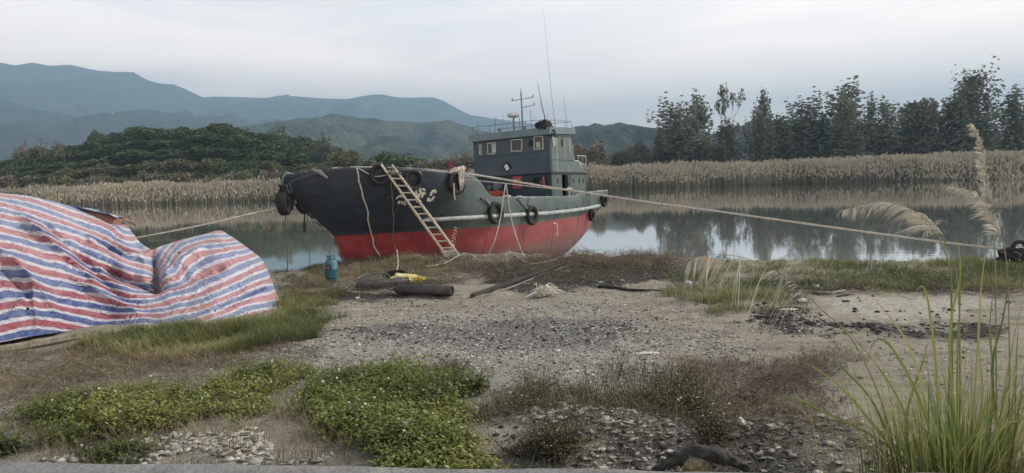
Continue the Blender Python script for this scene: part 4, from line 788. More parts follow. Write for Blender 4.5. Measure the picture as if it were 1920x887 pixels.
# ropes down the port side
def side_rope(label, pix, r_, off=.03, m=None):
    P_ = []; pp = []
    for q0, q1 in zip(pix, pix[1:]):
        n_ = max(1, int(math.hypot(q1[0] - q0[0], q1[1] - q0[1]) / 9)); pp += [(q0[0] + (q1[0] - q0[0]) * k / n_, q0[1] + (q1[1] - q0[1]) * k / n_) for k in range(n_)]
    for a, b_ in pp + [pix[-1]]:
        p = pix2hull(a, b_); y = hull_y(p.x, min(p.z, float(sheer(p.x)))) + off; P_.append(BW((p.x, y, p.z)))
    return rope('side_rope', label, P_, r_, m)
side_rope('thick white rope running down the dark bow to the grass', [(667, 316), (669, 330), (676, 360), (684, 390), (690, 420), (699, 460), (709, 480), (713, 488)], .026)
side_rope('thin grey rope hanging straight down left of the ladder', [(731, 330), (733, 370), (735, 410), (734, 450), (741, 478), (743, 487)], .016, m=GREY)
side_rope('white line slung loosely along the bow rail to the ladder', [(667, 316), (680, 325), (695, 331), (712, 330), (728, 326)], .014, off=.1)
side_rope('short white line hanging from the rail above the painted name', [(783, 322), (787, 325), (788, 335), (786, 352)], .012)
side_rope('thin pale line hanging beside the large rope wound tyre', [(838, 345), (838, 362), (839, 375)], .022, off=.25)
for k, (px, py, lab) in enumerate([(925, 400, 'dark strap holding the tyre under the life jackets'), (992, 404, 'grey straps holding the midway tyre'), (1105, 404, 'grey strap pair holding the small stern tyre')]):
    top = [(898, 372), (968, 372), (1099, 362)][k]; a = pix2hull(*top); b_ = pix2hull(px - (6 if k < 2 else 1), py - 12)
    rope('tyre_strap', lab, [BW((a.x, hull_y(a.x, a.z) + .03, a.z)), BW((b_.x, hull_y(b_.x, b_.z) + .05, b_.z))], .022, BLK if k < 1 else GREY, 'strap')
    a = pix2hull(top[0] + [12, 22, 6][k], top[1]); rope('tyre_strap', lab.replace('dark strap', 'pale cord').replace('grey straps', 'second grey strap').replace('grey strap pair', 'second grey strap'), [BW((a.x, hull_y(a.x, a.z) + .03, a.z)), BW((b_.x, hull_y(b_.x, b_.z) + .05, b_.z))], .016, ROPE if k < 1 else GREY, 'strap')
# rope bundle on the bollards
rgb = np.random.default_rng(12); c0 = BI @ Vector(at(858, 326, 23.6)); c0 = pix2hull(855, 334); base = Vector((c0.x, hull_y(c0.x, 2.3) - .02, float(sheer(c0.x)) + .08)); mb = MB()
for i in range(26):
    a0 = rgb.uniform(0, 6.28); rr = rgb.uniform(.1, .3); L = [BW(base + Vector((rr * 1.3 * math.cos(a0 + t * 4), rr * .55 * math.sin(a0 + t * 4) + .05, rgb.normal() * .03 + .12 * math.sin(a0 + t * 3) * rr * 3))) for t in np.linspace(0, 1.3, 9)]; mb.tube(L, .017, 5)
for i in range(22):
    s0 = base + Vector((rgb.uniform(-.16, .12), .14, rgb.uniform(-.05, .1))); L = [BW(s0 + Vector((rgb.normal() * .02 - t * .04, .06 + rgb.normal() * .015, -t * rgb.uniform(.35, .6)))) for t in np.linspace(0, 1, 5)]; mb.tube(L, .014, 5)
tag(mb.build('rope_bundle', mat('frayed_rope', (.55, .50, .45), .95, (.36, .31, .27), 14), None, True), 'tangled bundle of frayed pale rope heaped on the rail above the tyre', 'rope')
rope('red_rag', 'faded red cloth knotted on the rail at the top of the rope bundle', [BW(base + Vector((.25, 0, .1))), BW(base + Vector((.27, 0, .22))), BW(base + Vector((.2, .03, .26)))], .05, mat('red_cloth', (.25, .05, .05), .9), 'cloth')
# mooring ropes
A_ = BW(base + Vector((-.05, .05, .08))); E_ = Vector(at(1885, 467, 18.3)); m1 = Vector(at(1052, 354, 26)); 
def px_rope(name, label, pl, r_, m=None):  # sagging free span through points of known depth
    return rope(name, label, [at(*p) for p in pl], r_, m)
dA = A_.y; px_rope('mooring_rope', 'thick pale mooring rope stretched from the bow rail to the right bank', [(866, 324, dA), (930, 334, dA + .1), (1000, 346, dA), (1056, 355, dA - .2), (1130, 366, 22.8), (1220, 379.5, 22.2), (1330, 394, 21.6), (1450, 411, 20.9), (1570, 427.5, 20.2), (1690, 444, 19.5), (1790, 457, 18.9), (1880, 467, 18.3), (1935, 471, 18.0)], .034)
px_rope('mooring_rope', 'thinner second mooring rope just below the thick one over the main deck', [(838, 331, dA + .1), (880, 337, dA), (948, 344, dA), (1000, 350, dA - .1), (1046, 355, dA - .2)], .016)
px_rope('hanging_rope', 'pale rope falling left from the thin mooring rope to the grass', [(948, 344, dA), (944, 370, dA - .2), (938, 410, dA - .5), (928, 450, dA - .8), (915, 478, 22.6), (905, 486, 22.3)], .019)
px_rope('hanging_rope', 'pale rope falling right from the thin mooring rope to the grass', [(949, 344, dA), (953, 375, dA - .2), (960, 415, dA - .5), (970, 450, dA - .8), (980, 475, 22.6), (986, 484, 22.3)], .019)
px_rope('stern_line', 'pale mooring rope running left from the bow tyres behind the striped tarpaulin', [(524, 389, 20.4), (470, 401, 20), (400, 417.5, 19.6), (330, 432, 19.3), (262, 445, 19), (200, 456, 18.8), (150, 466, 18.6)], .024)
sp = at(150, 466, 18.6); MB().tube([(sp[0], sp[1], hz(sp[0], sp[1]) - .3), (sp[0] + .05, sp[1], sp[2] + .15)], .06, 8).build('mooring_stake', mat('old_wood', (.20, .17, .13), .9, (.12, .10, .08), 6, bump=.5), None, True); tag(bpy.data.objects['mooring_stake'], 'wooden mooring stake behind the striped tarpaulin', 'stake')
# ladder
WOODP = mat('pale_bamboo', (.52, .47, .38), .7, (.36, .32, .25), 7, bump=.3)
foot = [at(845, 491, 22.3), at(868, 489, 22.45)]; 
_h = pix2hull(727, 322); _hy = BW((_h.x, hull_y(_h.x, _h.z), _h.z)).y; head = [at(714.5, 308, _hy - .22), at(734.5, 309, _hy - .12)]; 
for i in (0, 1): foot[i][2] = max(foot[i][2], -9)
lad = empty('ladder', tuple((foot[0] + foot[1]) / 2)); tag(lad, 'pale bamboo ladder leaning on the dark bow from the bank', 'ladder')
def rel(o, p): return tuple(Vector(p) - o.location)
for i in (0, 1): MB().tube([rel(lad, Vector(foot[i]).lerp(Vector(head[i]), t)) for t in np.linspace(-.02, 1, 9)], [.045 - .012 * t + .003 * math.sin(t * 40) for t in np.linspace(0, 1, 9)], 10).build('side_rail', WOODP, lad, True)
for k in range(13):
    t = .075 + k * .0715; a = Vector(foot[0]).lerp(Vector(head[0]), t); b_ = Vector(foot[1]).lerp(Vector(head[1]), t); d = (b_ - a).normalized(); MB().tube([rel(lad, a - d * .05), rel(lad, b_ + d * .05)], .021, 8).build('rung', WOODP, lad, True)
rgb = np.random.default_rng(4); mb = MB()
for k in range(5):
    t = .05 + .016 * k; a = Vector(foot[0]).lerp(Vector(head[0]), t); b_ = Vector(foot[1]).lerp(Vector(head[1]), t + .01); mb.tube([a + Vector((-.06, -.05, 0)), a.lerp(b_, .5) + Vector((0, -.05, .02 * rgb.normal())), b_ + Vector((.06, -.05, 0)), b_ + Vector((.05, .05, 0)), a + Vector((-.05, .05, 0)), a + Vector((-.06, -.05, .01))], .014, 6)
b_ = Vector(foot[1]); mb.tube([b_ + Vector((0, -.05, .25)), b_ + Vector((.2, -.1, .22)), b_ + Vector((.3, -.12, .1)), b_ + Vector((.32, -.14, -.02))], .014, 6)
tag(mb.build('lashing_rope', ROPE, None, True), 'white rope lashed round the foot of the bamboo ladder', 'rope')
a = Vector(foot[0]).lerp(Vector(head[0]), .9); b_ = Vector(foot[1]).lerp(Vector(head[1]), .9); mb = MB()
for k in range(3): mb.tube([a + Vector((-.06, -.04, .02 * k)), b_ + Vector((.06, -.04, .02 * k + .03)), b_ + Vector((.06, .06, .02 * k)), a + Vector((-.06, .06, .02 * k))], .013, 6)
mb.tube([a + Vector((-.02, -.05, 0)), a.lerp(b_, .5) + Vector((0, -.05, .16)), b_ + Vector((0, -.04, .25))], .012, 6)
tag(mb.build('lashing_rope', GREY, None, True), 'grey cord lashing the ladder near the bow rail', 'rope')
# deck gear
def wr(v): return BW(v)
lj = MB(); rgl = np.random.default_rng(8); c = Vector((.45, -.55, 1.80))
o = bmesh.new(); bmesh.ops.create_icosphere(o, subdivisions=4, radius=1)
v = []; 
for q in o.verts: p = q.co; k = 1 + .2 * math.sin(p.x * 7 + 1) * math.cos(p.y * 6) + .1 * math.sin(p.z * 13); v.append(BW(c + Vector((p.x * .20 * k, p.y * .34 * k, (p.z * .26 + .12 * (abs(p.y) - .4)) * k))))
f = [[x.index for x in q.verts] for q in o.faces]; o.free(); lj.add(v, f)
tag(lj.build('life_jackets', mat('orange_cloth', (.33, .08, .045), .8, (.16, .045, .035), 9, lo=.4, hi=.55), None, True), 'heap of orange life jackets on deck against the wheelhouse front', 'life jackets')
mb = MB(); 
for y, z, s_ in ((-.5, 2.20, 1.), (-.85, 2.17, .6)): mb.lathe([(.02, -.1), (.18 * s_, -.08), (.21 * s_, 0), (.17 * s_, .08), (.02, .1)], 18, BM @ Matrix.Translation((.4, y, z)) @ Matrix.Rotation(R(90), 4, 'Y'))
tag(mb.build('deck_lamp', mat('dull_glass', (.08, .095, .10), .3, (.04, .05, .055)), None, True), 'pair of round grey floodlights above the orange life jackets', 'lamp')
for px, py, s_, lab in ((952, 370, .10, 'white plastic tub lid lying on the rail beside the hanging rope'), (975, 371, .075, 'small white bundle on the main deck rail')):
    p = pix2hull(px, py + 3); c = BW((p.x, hull_y(p.x, 1.6) - .03, float(sheer(p.x)) + s_ * .45)); MB().lathe([(.3 * s_, -.5 * s_), (s_, -.4 * s_), (1.1 * s_, .0), (.8 * s_, .4 * s_), (.1 * s_, .5 * s_)], 14, Matrix.Translation(c) @ Matrix.Diagonal((1.3, 1, .9, 1))).build('white_bundle', WHITE, None, True)
    oo = [o for o in bpy.data.objects if o.name.startswith('white_bundle')][-1]; tag(oo, lab, 'bundle')
# dark bundle thrown over the wheelhouse eave
o = bmesh.new(); bmesh.ops.create_icosphere(o, subdivisions=4, radius=1); v = []
for q in o.verts: p = q.co; k = 1 + .16 * math.sin(p.x * 6 + p.z * 3) * math.cos(p.y * 7 + 2) + .08 * math.sin(p.z * 15 + p.y * 9); v.append(BW(Vector((-.05, 1.62, 4.50)) + Vector((p.x * .32 * k, p.y * .42 * k, (p.z * .24 - .5 * max(p.y, 0) ** 2 * .8) * k))))
f = [[x.index for x in q.verts] for q in o.faces]; o.free()
tag(MB().add(v, f).build('cloth_bundle', mat('dark_cloth', (.022, .026, .032), .9, (.012, .014, .018), 6, bump=.6), None, True), 'dark crumpled cloth bundle thrown over the wheelhouse roof corner', 'cloth')

# ------------------------------------------------------------------ concrete road edge by the camera
ROAD_Z = .35
a = gnd(0, 864, ROAD_Z); b_ = gnd(1380, 882, ROAD_Z); dr_ = (b_ - a)[:2]; dr_ = dr_ / np.linalg.norm(dr_)
nr = np.array([dr_[1], -dr_[0]]); 
t_ = np.arange(-30, 40, .12); e_ = a[:2] + t_[:, None] * dr_ + (fbm(t_ * 1.1, t_ * 0, 5, 77) * .035)[:, None] * nr * -1
rows = [(0, -.5), (0, -.06), (.0, -.015), (.02, 0), (.3, 0), (1.5, 0), (6, 0)]
v = np.concatenate([np.stack([e_[:, 0] + nr[0] * o_, e_[:, 1] + nr[1] * o_, np.full(len(t_), ROAD_Z + z_) + (fbm(t_ * 3, t_ * 0 + o_, 4, 78) * .012 if z_ > -.1 else 0)], 1) for o_, z_ in rows])
ROADM = mat('worn_concrete', (.24, .235, .225), .9, (.13, .128, .125), 3.2, bump=1., bscale=22, detail=10, lo=.3, hi=.7, bdist=.03)
tag(meshobj('concrete_road', v, gridfaces(len(rows), len(t_)), ROADM), kind='structure')
# ------------------------------------------------------------------ striped tarpaulin
S_PTS = [(0, 619, 1), (50, 607, 1), (130, 614, 1), (0, 575, 2), (105, 577, 2), (150, 584, 2), (180, 590, 2), (270, 590, 2), (326, 587, 2), (360, 582, 2), (383, 576, 2), (414, 564, 2), (462, 543, 2), (507, 525, 2), (406, 590, 1), (462, 567, 1), (516, 553, 1),
 (0, 532, 3), (105, 548, 3), (150, 556, 3), (210, 568, 3), (270, 578, 3), (315, 569, 3), (372, 553, 3), (417, 533, 3), (469, 508, 3), (498, 498, 3), (0, 490, 4), (45, 500, 4), (80, 509, 4), (140, 524, 4), (189, 537, 4), (245, 556, 4), (270, 555, 4), (315, 540, 4), (367, 517, 4), (417, 497, 4), (480, 476, 4),
 (0, 458, 5), (87, 478, 5), (120, 486, 5), (182, 514, 5), (240, 532, 5), (290, 535, 5), (331, 519, 5), (376, 478, 5), (387, 473, 5), (428, 465, 5), (457, 462, 5), (0, 427, 6), (175, 493, 6), (270, 520, 6), (297, 515, 6), (330, 480, 6), (356, 462, 6), (435, 449, 6), (0, 402, 7), (189, 465, 7), (283, 500, 7), (295, 495, 7), (312, 475, 7), (415, 434, 7), (0, 382, 8), (130, 420, 8), (276, 472, 8), (0, 366, 9), (264, 445, 9), (0, 655, 0), (300, 612, 1.3), (180, 606, 1.6), (524, 585, 0), (530, 570, .5), (205, 425, 9), (240, 425, 10), (-90, 360, 9), (-90, 640, 1), (-90, 500, 4.6)]
sp_ = np.array(S_PTS, float); Pn = sp_[:, :2] / 100; 
def _u(r2): return np.where(r2 > 1e-12, r2 * np.log(r2 + 1e-12), 0)
K = _u(((Pn[:, None] - Pn[None]) ** 2).sum(-1)) + np.eye(len(Pn)) * .02; A_m = np.block([[K, np.c_[np.ones(len(Pn)), Pn]], [np.c_[np.ones(len(Pn)), Pn].T, np.zeros((3, 3))]]); cf = np.linalg.solve(A_m, np.r_[sp_[:, 2], 0, 0, 0])
def stripe(px, py):
    q = np.stack([px, py], -1) / 100; out = np.zeros(len(q))
    for i in range(0, len(q), 4000): qq = q[i:i + 4000]; out[i:i + 4000] = _u(((qq[:, None] - Pn[None]) ** 2).sum(-1)) @ cf[:len(Pn)] + np.c_[np.ones(len(qq)), qq] @ cf[len(Pn):]
    return out
FOOT = [(-420, 716), (-300, 694), (-140, 668), (0, 642), (50, 632), (100, 625), (160, 616), (210, 612), (330, 607), (400, 602), (450, 594), (500, 586), (524, 581), (530, 580)]
CREST = [(-420, 712), (-390, 640), (-340, 520), (-280, 420), (-210, 358), (-140, 345), (-60, 350), (0, 362), (50, 367), (100, 377), (140, 389), (170, 398), (205, 411), (232, 417), (243, 428), (262, 454), (276, 464), (285, 468), (300, 462), (345, 448), (380, 440), (405, 432), (416, 432), (440, 447), (465, 465), (490, 484), (503, 508), (513, 535), (522, 563), (530, 578)]
pxs = np.concatenate([np.arange(-420, -140, 5), np.arange(-140, 500, 2.4), np.arange(500, 530.1, 1.5)]); nc = len(pxs)
foot_y = np.interp(pxs, *zip(*FOOT)); crest_y = np.interp(pxs, *zip(*CREST)); ker = np.array([1, 2, 1]) / 4
crest_y = np.convolve(np.pad(crest_y, 1, 'edge'), ker, 'valid')
NV = 90; NB = 16; tv_ = np.linspace(0, 1, NV); V_ = []; S_ = []; FD = []
for i, px in enumerate(pxs):
    fz = .02 + .10 * (1 - float(sstep(40, 200, px))); fpnt = gnd(px, foot_y[i], fz); Yf = fpnt[1]
    hpx = foot_y[i] - crest_y[i]
    wdt = .25 + 3.6 * min(1, hpx / 170) ** .8; wdt *= (1 - .25 * math.exp(-((px - 285) / 26) ** 2)); Yc = Yf + wdt
    cz = 2.5 + (horizon(px) - crest_y[i]) * Yc / F_PX
    col = []
    crs = math.exp(-((px - 288) / 22) ** 2)
    for j, t in enumerate(tv_):
        zz = fz + (cz - fz) * (1 - (1 - t) ** (1.75 - .5 * crs)); Y = Yf + (Yc - Yf) * t ** (1.15 + .6 * crs * 0)
        col.append((px, Y, zz))
    for j in range(1, NB):   # the lee side falls to the ground
        t = j / (NB - 1); col.append((px, Yc + t * (1.0 + .4 * cz), cz * (1 - t ** 1.5) - .02 * t + .0))
    V_.append(col)
V_ = np.array(V_)  # (nc, nrow, 3) px, Y, z
nrow = V_.shape[1]
def yof(px, Y, z): return horizon(px) - (z - 2.5) * F_PX / Y
PX0, YY, ZZ = V_[..., 0], V_[..., 1].copy(), V_[..., 2].copy(); PY0 = yof(PX0, YY, ZZ)
front = np.concatenate([np.ones(NV), np.linspace(1, 0, NB - 1)])[None, :] * np.ones((nc, 1)); tcol = np.concatenate([tv_, np.ones(NB - 1)])[None, :]
env = np.sin(np.pi * np.clip(tcol, 0.02, .98)) ** .5 * front
def ridge_(px, py, x0, y0, x1, y1, wd):  # signed fold along a line on the cloth
    dx, dy = x1 - x0, y1 - y0; L = math.hypot(dx, dy); t = ((px - x0) * dx + (py - y0) * dy) / L / L; d = ((px - x0) * -dy + (py - y0) * dx) / L
    return np.exp(-(np.abs(d) / wd) ** 1.15) * sstep(-.12, .12, t) * (1 - sstep(.88, 1.12, t)), d
disp = np.zeros_like(YY)
for x0, y0, x1, y1, wd, am in [(40, 405, 190, 540, 7, .10), (75, 405, 240, 570, 6, -.08), (130, 520, 262, 590, 5, .10), (165, 445, 270, 480, 7, .07), (200, 505, 296, 540, 7, -.20), (296, 540, 420, 500, 7, -.12), (288, 470, 296, 540, 7, -.28), (180, 455, 275, 492, 5, -.06), (325, 465, 350, 452, 6, .05), (20, 480, 110, 590, 7, .08), (0, 500, 60, 560, 7, -.07), (60, 540, 70, 620, 8, .08), (100, 560, 230, 600, 7, -.05), (345, 560, 480, 500, 5, -.04), (380, 590, 500, 530, 5, .05), (420, 600, 510, 560, 5, -.05), (300, 520, 380, 465, 8, .10), (15, 600, 45, 560, 6, .08), (300, 600, 420, 560, 7, .04), (110, 395, 270, 470, 6, -.04), (-60, 420, 100, 560, 8, .07)]:
    g_, d_ = ridge_(PX0, PY0, x0, y0, x1, y1, wd); disp += am * 1.7 * g_
th_ = R(38); uu = (PX0 * math.cos(th_) + PY0 * math.sin(th_)) / 90; vv = (-PX0 * math.sin(th_) + PY0 * math.cos(th_)) / 18
disp += .05 * fbm(uu, vv, 3, 41) * env; disp -= .055 * (np.abs(fbm(uu * 1.6 + 3, vv * .8, 3, 47)) ** .7) * env; disp -= .04 * (np.abs(fbm(PX0 / 60 - PY0 / 40, PY0 / 15 + PX0 / 40, 3, 48)) ** .7) * env; disp += .025 * fbm(PX0 / 26, PY0 / 20, 4, 42) * env; disp -= .02 * np.abs(fbm(PX0 / 30 + 9, PY0 / 11, 3, 43)) * env
disp += .035 * fbm(PX0 / 22, PY0 / 30, 3, 44) * (1 - tcol) ** 2 * front
YY = YY - disp * env * 1.0; ZZ = ZZ + disp * .55 * env
ZZ = np.maximum(ZZ, .012); XX = YY * 0
d0 = np.array([ray(px, 450) for px in pxs])
XX = (PX0 - CX) / F_PX * YY + .0311 * (2.5 - ZZ) * 0
# exact: x from pixel column with roll
XX = np.empty_like(YY)
c_, s_ = math.cos(ROLL), math.sin(ROLL)
for i in range(nc):
    for_col = (PX0[i] - CX) / F_PX; py = yof(PX0[i], YY[i], ZZ[i]); b2_ = (CY - py) / F_PX; x2 = for_col * c_ + b2_ * s_; y2 = -for_col * s_ + b2_ * c_; XX[i] = x2 / (math.cos(PITCH) + y2 * math.sin(PITCH)) * YY[i]
SV = (.07 * fbm(PX0 / 14, PY0 / 14, 3, 88)).ravel() + stripe(PX0.ravel(), np.maximum(PY0, crest_y[:, None]).ravel()) + (np.concatenate([np.zeros(NV), np.arange(1, NB) * .45])[None, :] * np.ones((nc, 1))).ravel()
def tarp_mat():
    m = bpy.data.materials.new('striped_sheet'); m.use_nodes = True; t = m.node_tree; P = t.nodes['Principled BSDF']; P.inputs['Roughness'].default_value = .33; P.inputs['Specular IOR Level'].default_value = .5
    uvn = N(t, 'ShaderNodeUVMap'); sx = N(t, 'ShaderNodeSeparateXYZ'); t.links.new(uvn.outputs[0], sx.inputs[0]); fr = N(t, 'ShaderNodeMath', operation='FRACT'); ad = N(t, 'ShaderNodeMath', operation='ADD'); ad.inputs[1].default_value = 20.17
    t.links.new(sx.outputs[1], ad.inputs[0]); t.links.new(ad.outputs[0], fr.inputs[0])
    tcn = N(t, 'ShaderNodeTexCoord'); 
    def ns(sc, det=5, ro=.6):
        n = N(t, 'ShaderNodeTexNoise'); n.inputs['Scale'].default_value = sc; n.inputs['Detail'].default_value = det; n.inputs['Roughness'].default_value = ro; t.links.new(tcn.outputs['Object'], n.inputs[0]); return n.outputs[0]
    def bands(red, blue, white):
        r = N(t, 'ShaderNodeValToRGB'); cr = r.color_ramp; st = [(0, red), (.315, red), (.345, white), (.49, white), (.52, blue), (.82, blue), (.85, white), (.97, white), (1.0, red)]
        cr.elements[0].color = (*red, 1); cr.elements[1].position = 1; cr.elements[1].color = (*red, 1)
        for p, c in st[1:-1]: cr.elements.new(p).color = (*c, 1)
        t.links.new(fr.outputs[0], r.inputs[0]); return r.outputs[0]
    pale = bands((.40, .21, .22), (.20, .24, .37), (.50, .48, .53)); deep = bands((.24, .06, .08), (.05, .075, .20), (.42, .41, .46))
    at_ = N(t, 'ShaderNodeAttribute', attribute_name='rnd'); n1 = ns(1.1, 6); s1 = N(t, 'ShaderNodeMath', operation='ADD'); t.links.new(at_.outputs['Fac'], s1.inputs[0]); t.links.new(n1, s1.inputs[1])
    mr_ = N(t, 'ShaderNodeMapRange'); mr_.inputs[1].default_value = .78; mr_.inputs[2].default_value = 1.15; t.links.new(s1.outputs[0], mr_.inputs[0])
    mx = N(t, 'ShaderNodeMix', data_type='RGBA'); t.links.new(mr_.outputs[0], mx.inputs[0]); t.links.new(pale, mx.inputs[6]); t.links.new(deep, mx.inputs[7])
    dn = N(t, 'ShaderNodeMapRange'); dn.inputs[1].default_value = .60; dn.inputs[2].default_value = .72; dn.inputs[4].default_value = .7; t.links.new(ns(1.7, 8, .7), dn.inputs[0])
    m2 = N(t, 'ShaderNodeMix', data_type='RGBA'); t.links.new(dn.outputs[0], m2.inputs[0]); t.links.new(mx.outputs[2], m2.inputs[6]); m2.inputs[7].default_value = (.33, .25, .20, 1)
    t.links.new(m2.outputs[2], P.inputs['Base Color'])
    bp = N(t, 'ShaderNodeBump'); bp.inputs['Strength'].default_value = .9; bp.inputs['Distance'].default_value = .06
    vo = N(t, 'ShaderNodeTexVoronoi', feature='DISTANCE_TO_EDGE'); vo.inputs['Scale'].default_value = 4.5; mpn = N(t, 'ShaderNodeMapping'); mpn.inputs['Rotation'].default_value = (0, R(35), 0); mpn.inputs['Scale'].default_value = (.6, 1, 2.2); nzv = N(t, 'ShaderNodeTexNoise'); nzv.inputs['Scale'].default_value = 2.; t.links.new(tcn.outputs['Object'], nzv.inputs[0]); va = N(t, 'ShaderNodeVectorMath', operation='MULTIPLY_ADD'); va.inputs[1].default_value = (.8, .8, .8); t.links.new(nzv.outputs[1], va.inputs[0]); t.links.new(tcn.outputs['Object'], va.inputs[2]); t.links.new(va.outputs[0], mpn.inputs[0]); t.links.new(mpn.outputs[0], vo.inputs[0])
    mh = N(t, 'ShaderNodeMath', operation='MULTIPLY_ADD'); t.links.new(vo.outputs[0], mh.inputs[0]); mh.inputs[1].default_value = 1.3; t.links.new(ns(6, 7, .7), mh.inputs[2]); t.links.new(mh.outputs[0], bp.inputs['Height']); t.links.new(bp.outputs[0], P.inputs['Normal']); return m
deep_shade = np.clip(.15 + .5 * (1 - tcol) ** 1.4 * (1 - sstep(150, 420, PX0)) + .55 * sum(ridge_(PX0, PY0, *q)[0] for q in [(50, 405, 100, 450, 7), (85, 440, 185, 530, 9), (150, 470, 220, 510, 8), (165, 448, 262, 478, 7), (190, 530, 262, 570, 7), (200, 505, 290, 545, 6), (420, 580, 500, 540, 9)]), 0, .8)  # deeper stripe colour low down and, as painted shade, along the folds
faces = gridfaces(nc, nrow)
tv3 = np.stack([XX, YY, ZZ], -1).reshape(-1, 3)
hole = [(336, 474, 2.6), (404, 586, 2.), (52, 581, 1.8), (82, 582, 1.8)]
fc = np.stack([PX0.ravel(), PY0.ravel()], 1)[faces].mean(1); keep = np.ones(len(faces), bool); fr_row = (np.arange(len(faces)) % (nrow - 1)) < NV
for hx, hy, hr in hole: keep &= ~((np.hypot((fc[:, 0] - hx), (fc[:, 1] - hy) * 1.1) < hr) & fr_row)
tarp = meshobj('tarpaulin', tv3, faces[keep], tarp_mat(), smooth=True, rnd=deep_shade.ravel() * np.ones(len(tv3)), uv=np.stack([PX0.ravel() / 50, SV], 1))
tag(tarp, 'large red white and blue striped tarpaulin draped over heaped goods at the left', 'tarpaulin')
# dark filling seen through the holes, rusty plate and flap at the top
RUST = mat('rusty_plate_paint', (.24, .12, .09), .85, (.15, .08, .06), 5, bump=.4)
hp = MB(); c = at(150, 520, 16.6); 
ud = [(100, 386.5), (130, 388.5), (160, 391), (185, 397), (205, 401), (222, 409), (230, 414)]
vv_ = []; 
for px, py in ud: q = at(px, py, 17.0); vv_.append(q)
mb = MB(); L_ = []
for k_, (dy, dz) in enumerate(((-.30, -.35), (-.15, -.12), (0, 0), (.4, -.05), (.55, -.10), (.6, -.14))): L_ += [tuple(q + np.array([0, dy, dz])) for q in vv_]
n_ = len(vv_); mb.add(L_, [(r_ * n_ + i, r_ * n_ + i + 1, (r_ + 1) * n_ + i + 1, (r_ + 1) * n_ + i) for r_ in range(5) for i in range(n_ - 1)]); o = mb.build('rusty_plate', RUST, None, True); tag(o, 'rusty brown curved plate showing where the tarpaulin has slipped', 'plate')
so = o.modifiers.new('Solidify', 'SOLIDIFY'); so.thickness = .02
mb = MB(); up_ = [at(px, py - 2.5 + 1.2 * math.sin(px * .13), 16.96) for px, py in ud[:-1]]; lo_ = [at(px, py + .3, 16.86) for px, py in ud[:-1]]; bk_ = [q + np.array([0, .5, -.12]) for q in up_]; n_ = len(up_)
mb.add([tuple(q) for q in lo_ + up_ + bk_], [(r_ * n_ + i, r_ * n_ + i + 1, (r_ + 1) * n_ + i + 1, (r_ + 1) * n_ + i) for r_ in range(2) for i in range(n_ - 1)])
o = mb.build('loose_flap', mat('flap_sheet', (.32, .40, .47), .5, (.03, .05, .11), 2.4, lo=.42, hi=.55), tarp, True); so = o.modifiers.new('Solidify', 'SOLIDIFY'); so.thickness = .012
a = gnd(-60, 668, .05); b_ = gnd(193, 622, .05); d = Vector(b_ - a); bm_ = MB(); bm_.box((0, 0, 0), (d.length, .10, .10)); o = bm_.build('timber_beam', mat('grey_timber', (.27, .24, .19), .9, (.15, .13, .10), 9, bump=.6)); o.location = (Vector(a) + Vector(b_)) / 2 + Vector((0, -.06, .02)); o.rotation_euler = (0, 0, math.atan2(d.y, d.x)); bv = o.modifiers.new('Bevel', 'BEVEL'); bv.width = .01; tag(o, 'weathered timber beam along the lower left edge of the tarpaulin', 'timber')
# ------------------------------------------------------------------ gas bottle
def put(px, py): q = gnd(px, py, 0); z = hz(q[0], q[1]); q = gnd(px, py, z); return Vector((q[0], q[1], hz(q[0], q[1])))
q = put(622, 529); gb = empty('gas_bottle', q); tag(gb, 'blue gas bottle standing upright on the grassy bank below the bow', 'gas bottle')
BLUE = mat('blue_enamel', (.055, .155, .20), .5, (.035, .10, .135), 5, bump=.15, lo=.3, hi=.6)
MB().lathe([(.05, .06), (.13, .09), (.165, .15), (.167, .33), (.171, .335), (.171, .345), (.167, .35), (.166, .49), (.13, .56), (.05, .60), (.03, .60)], 28).build('tank', BLUE, gb, True)
MB().lathe([(.125, 0), (.13, 0), (.128, .1), (.12, .1)], 24).build('foot_ring', mat('blue_dark_enamel', (.02, .075, .10), .6), gb, True)
cb = MB()
for a in (0, 2.1, 4.2):
    for s_ in (-.35, .35): cb.tube([(.10 * math.cos(a + s_), .10 * math.sin(a + s_), .57), (.095 * math.cos(a + s_), .095 * math.sin(a + s_), .68)], .012, 6)
cb.tube([(.098 * math.cos(t), .098 * math.sin(t), .685) for t in np.linspace(0, 6.283, 25)], .016, 8, False); cb.lathe([(.02, .59), (.022, .64), (.035, .645), (.03, .665), (.01, .67)], 10); cb.build('handle_collar', BLUE, gb, True)
MB().box((-.02, -.166, .40), (.13, .02, .13)).build('badge', mat('badge_dark', (.015, .03, .06), .6), gb); MB().lathe([(.04, 0), (.045, .004)], 16, Matrix.Translation((-.02, -.178, .40)) @ Matrix.Rotation(R(90), 4, 'X')).build('badge_ring', mat('badge_red', (.28, .12, .12)), gb)
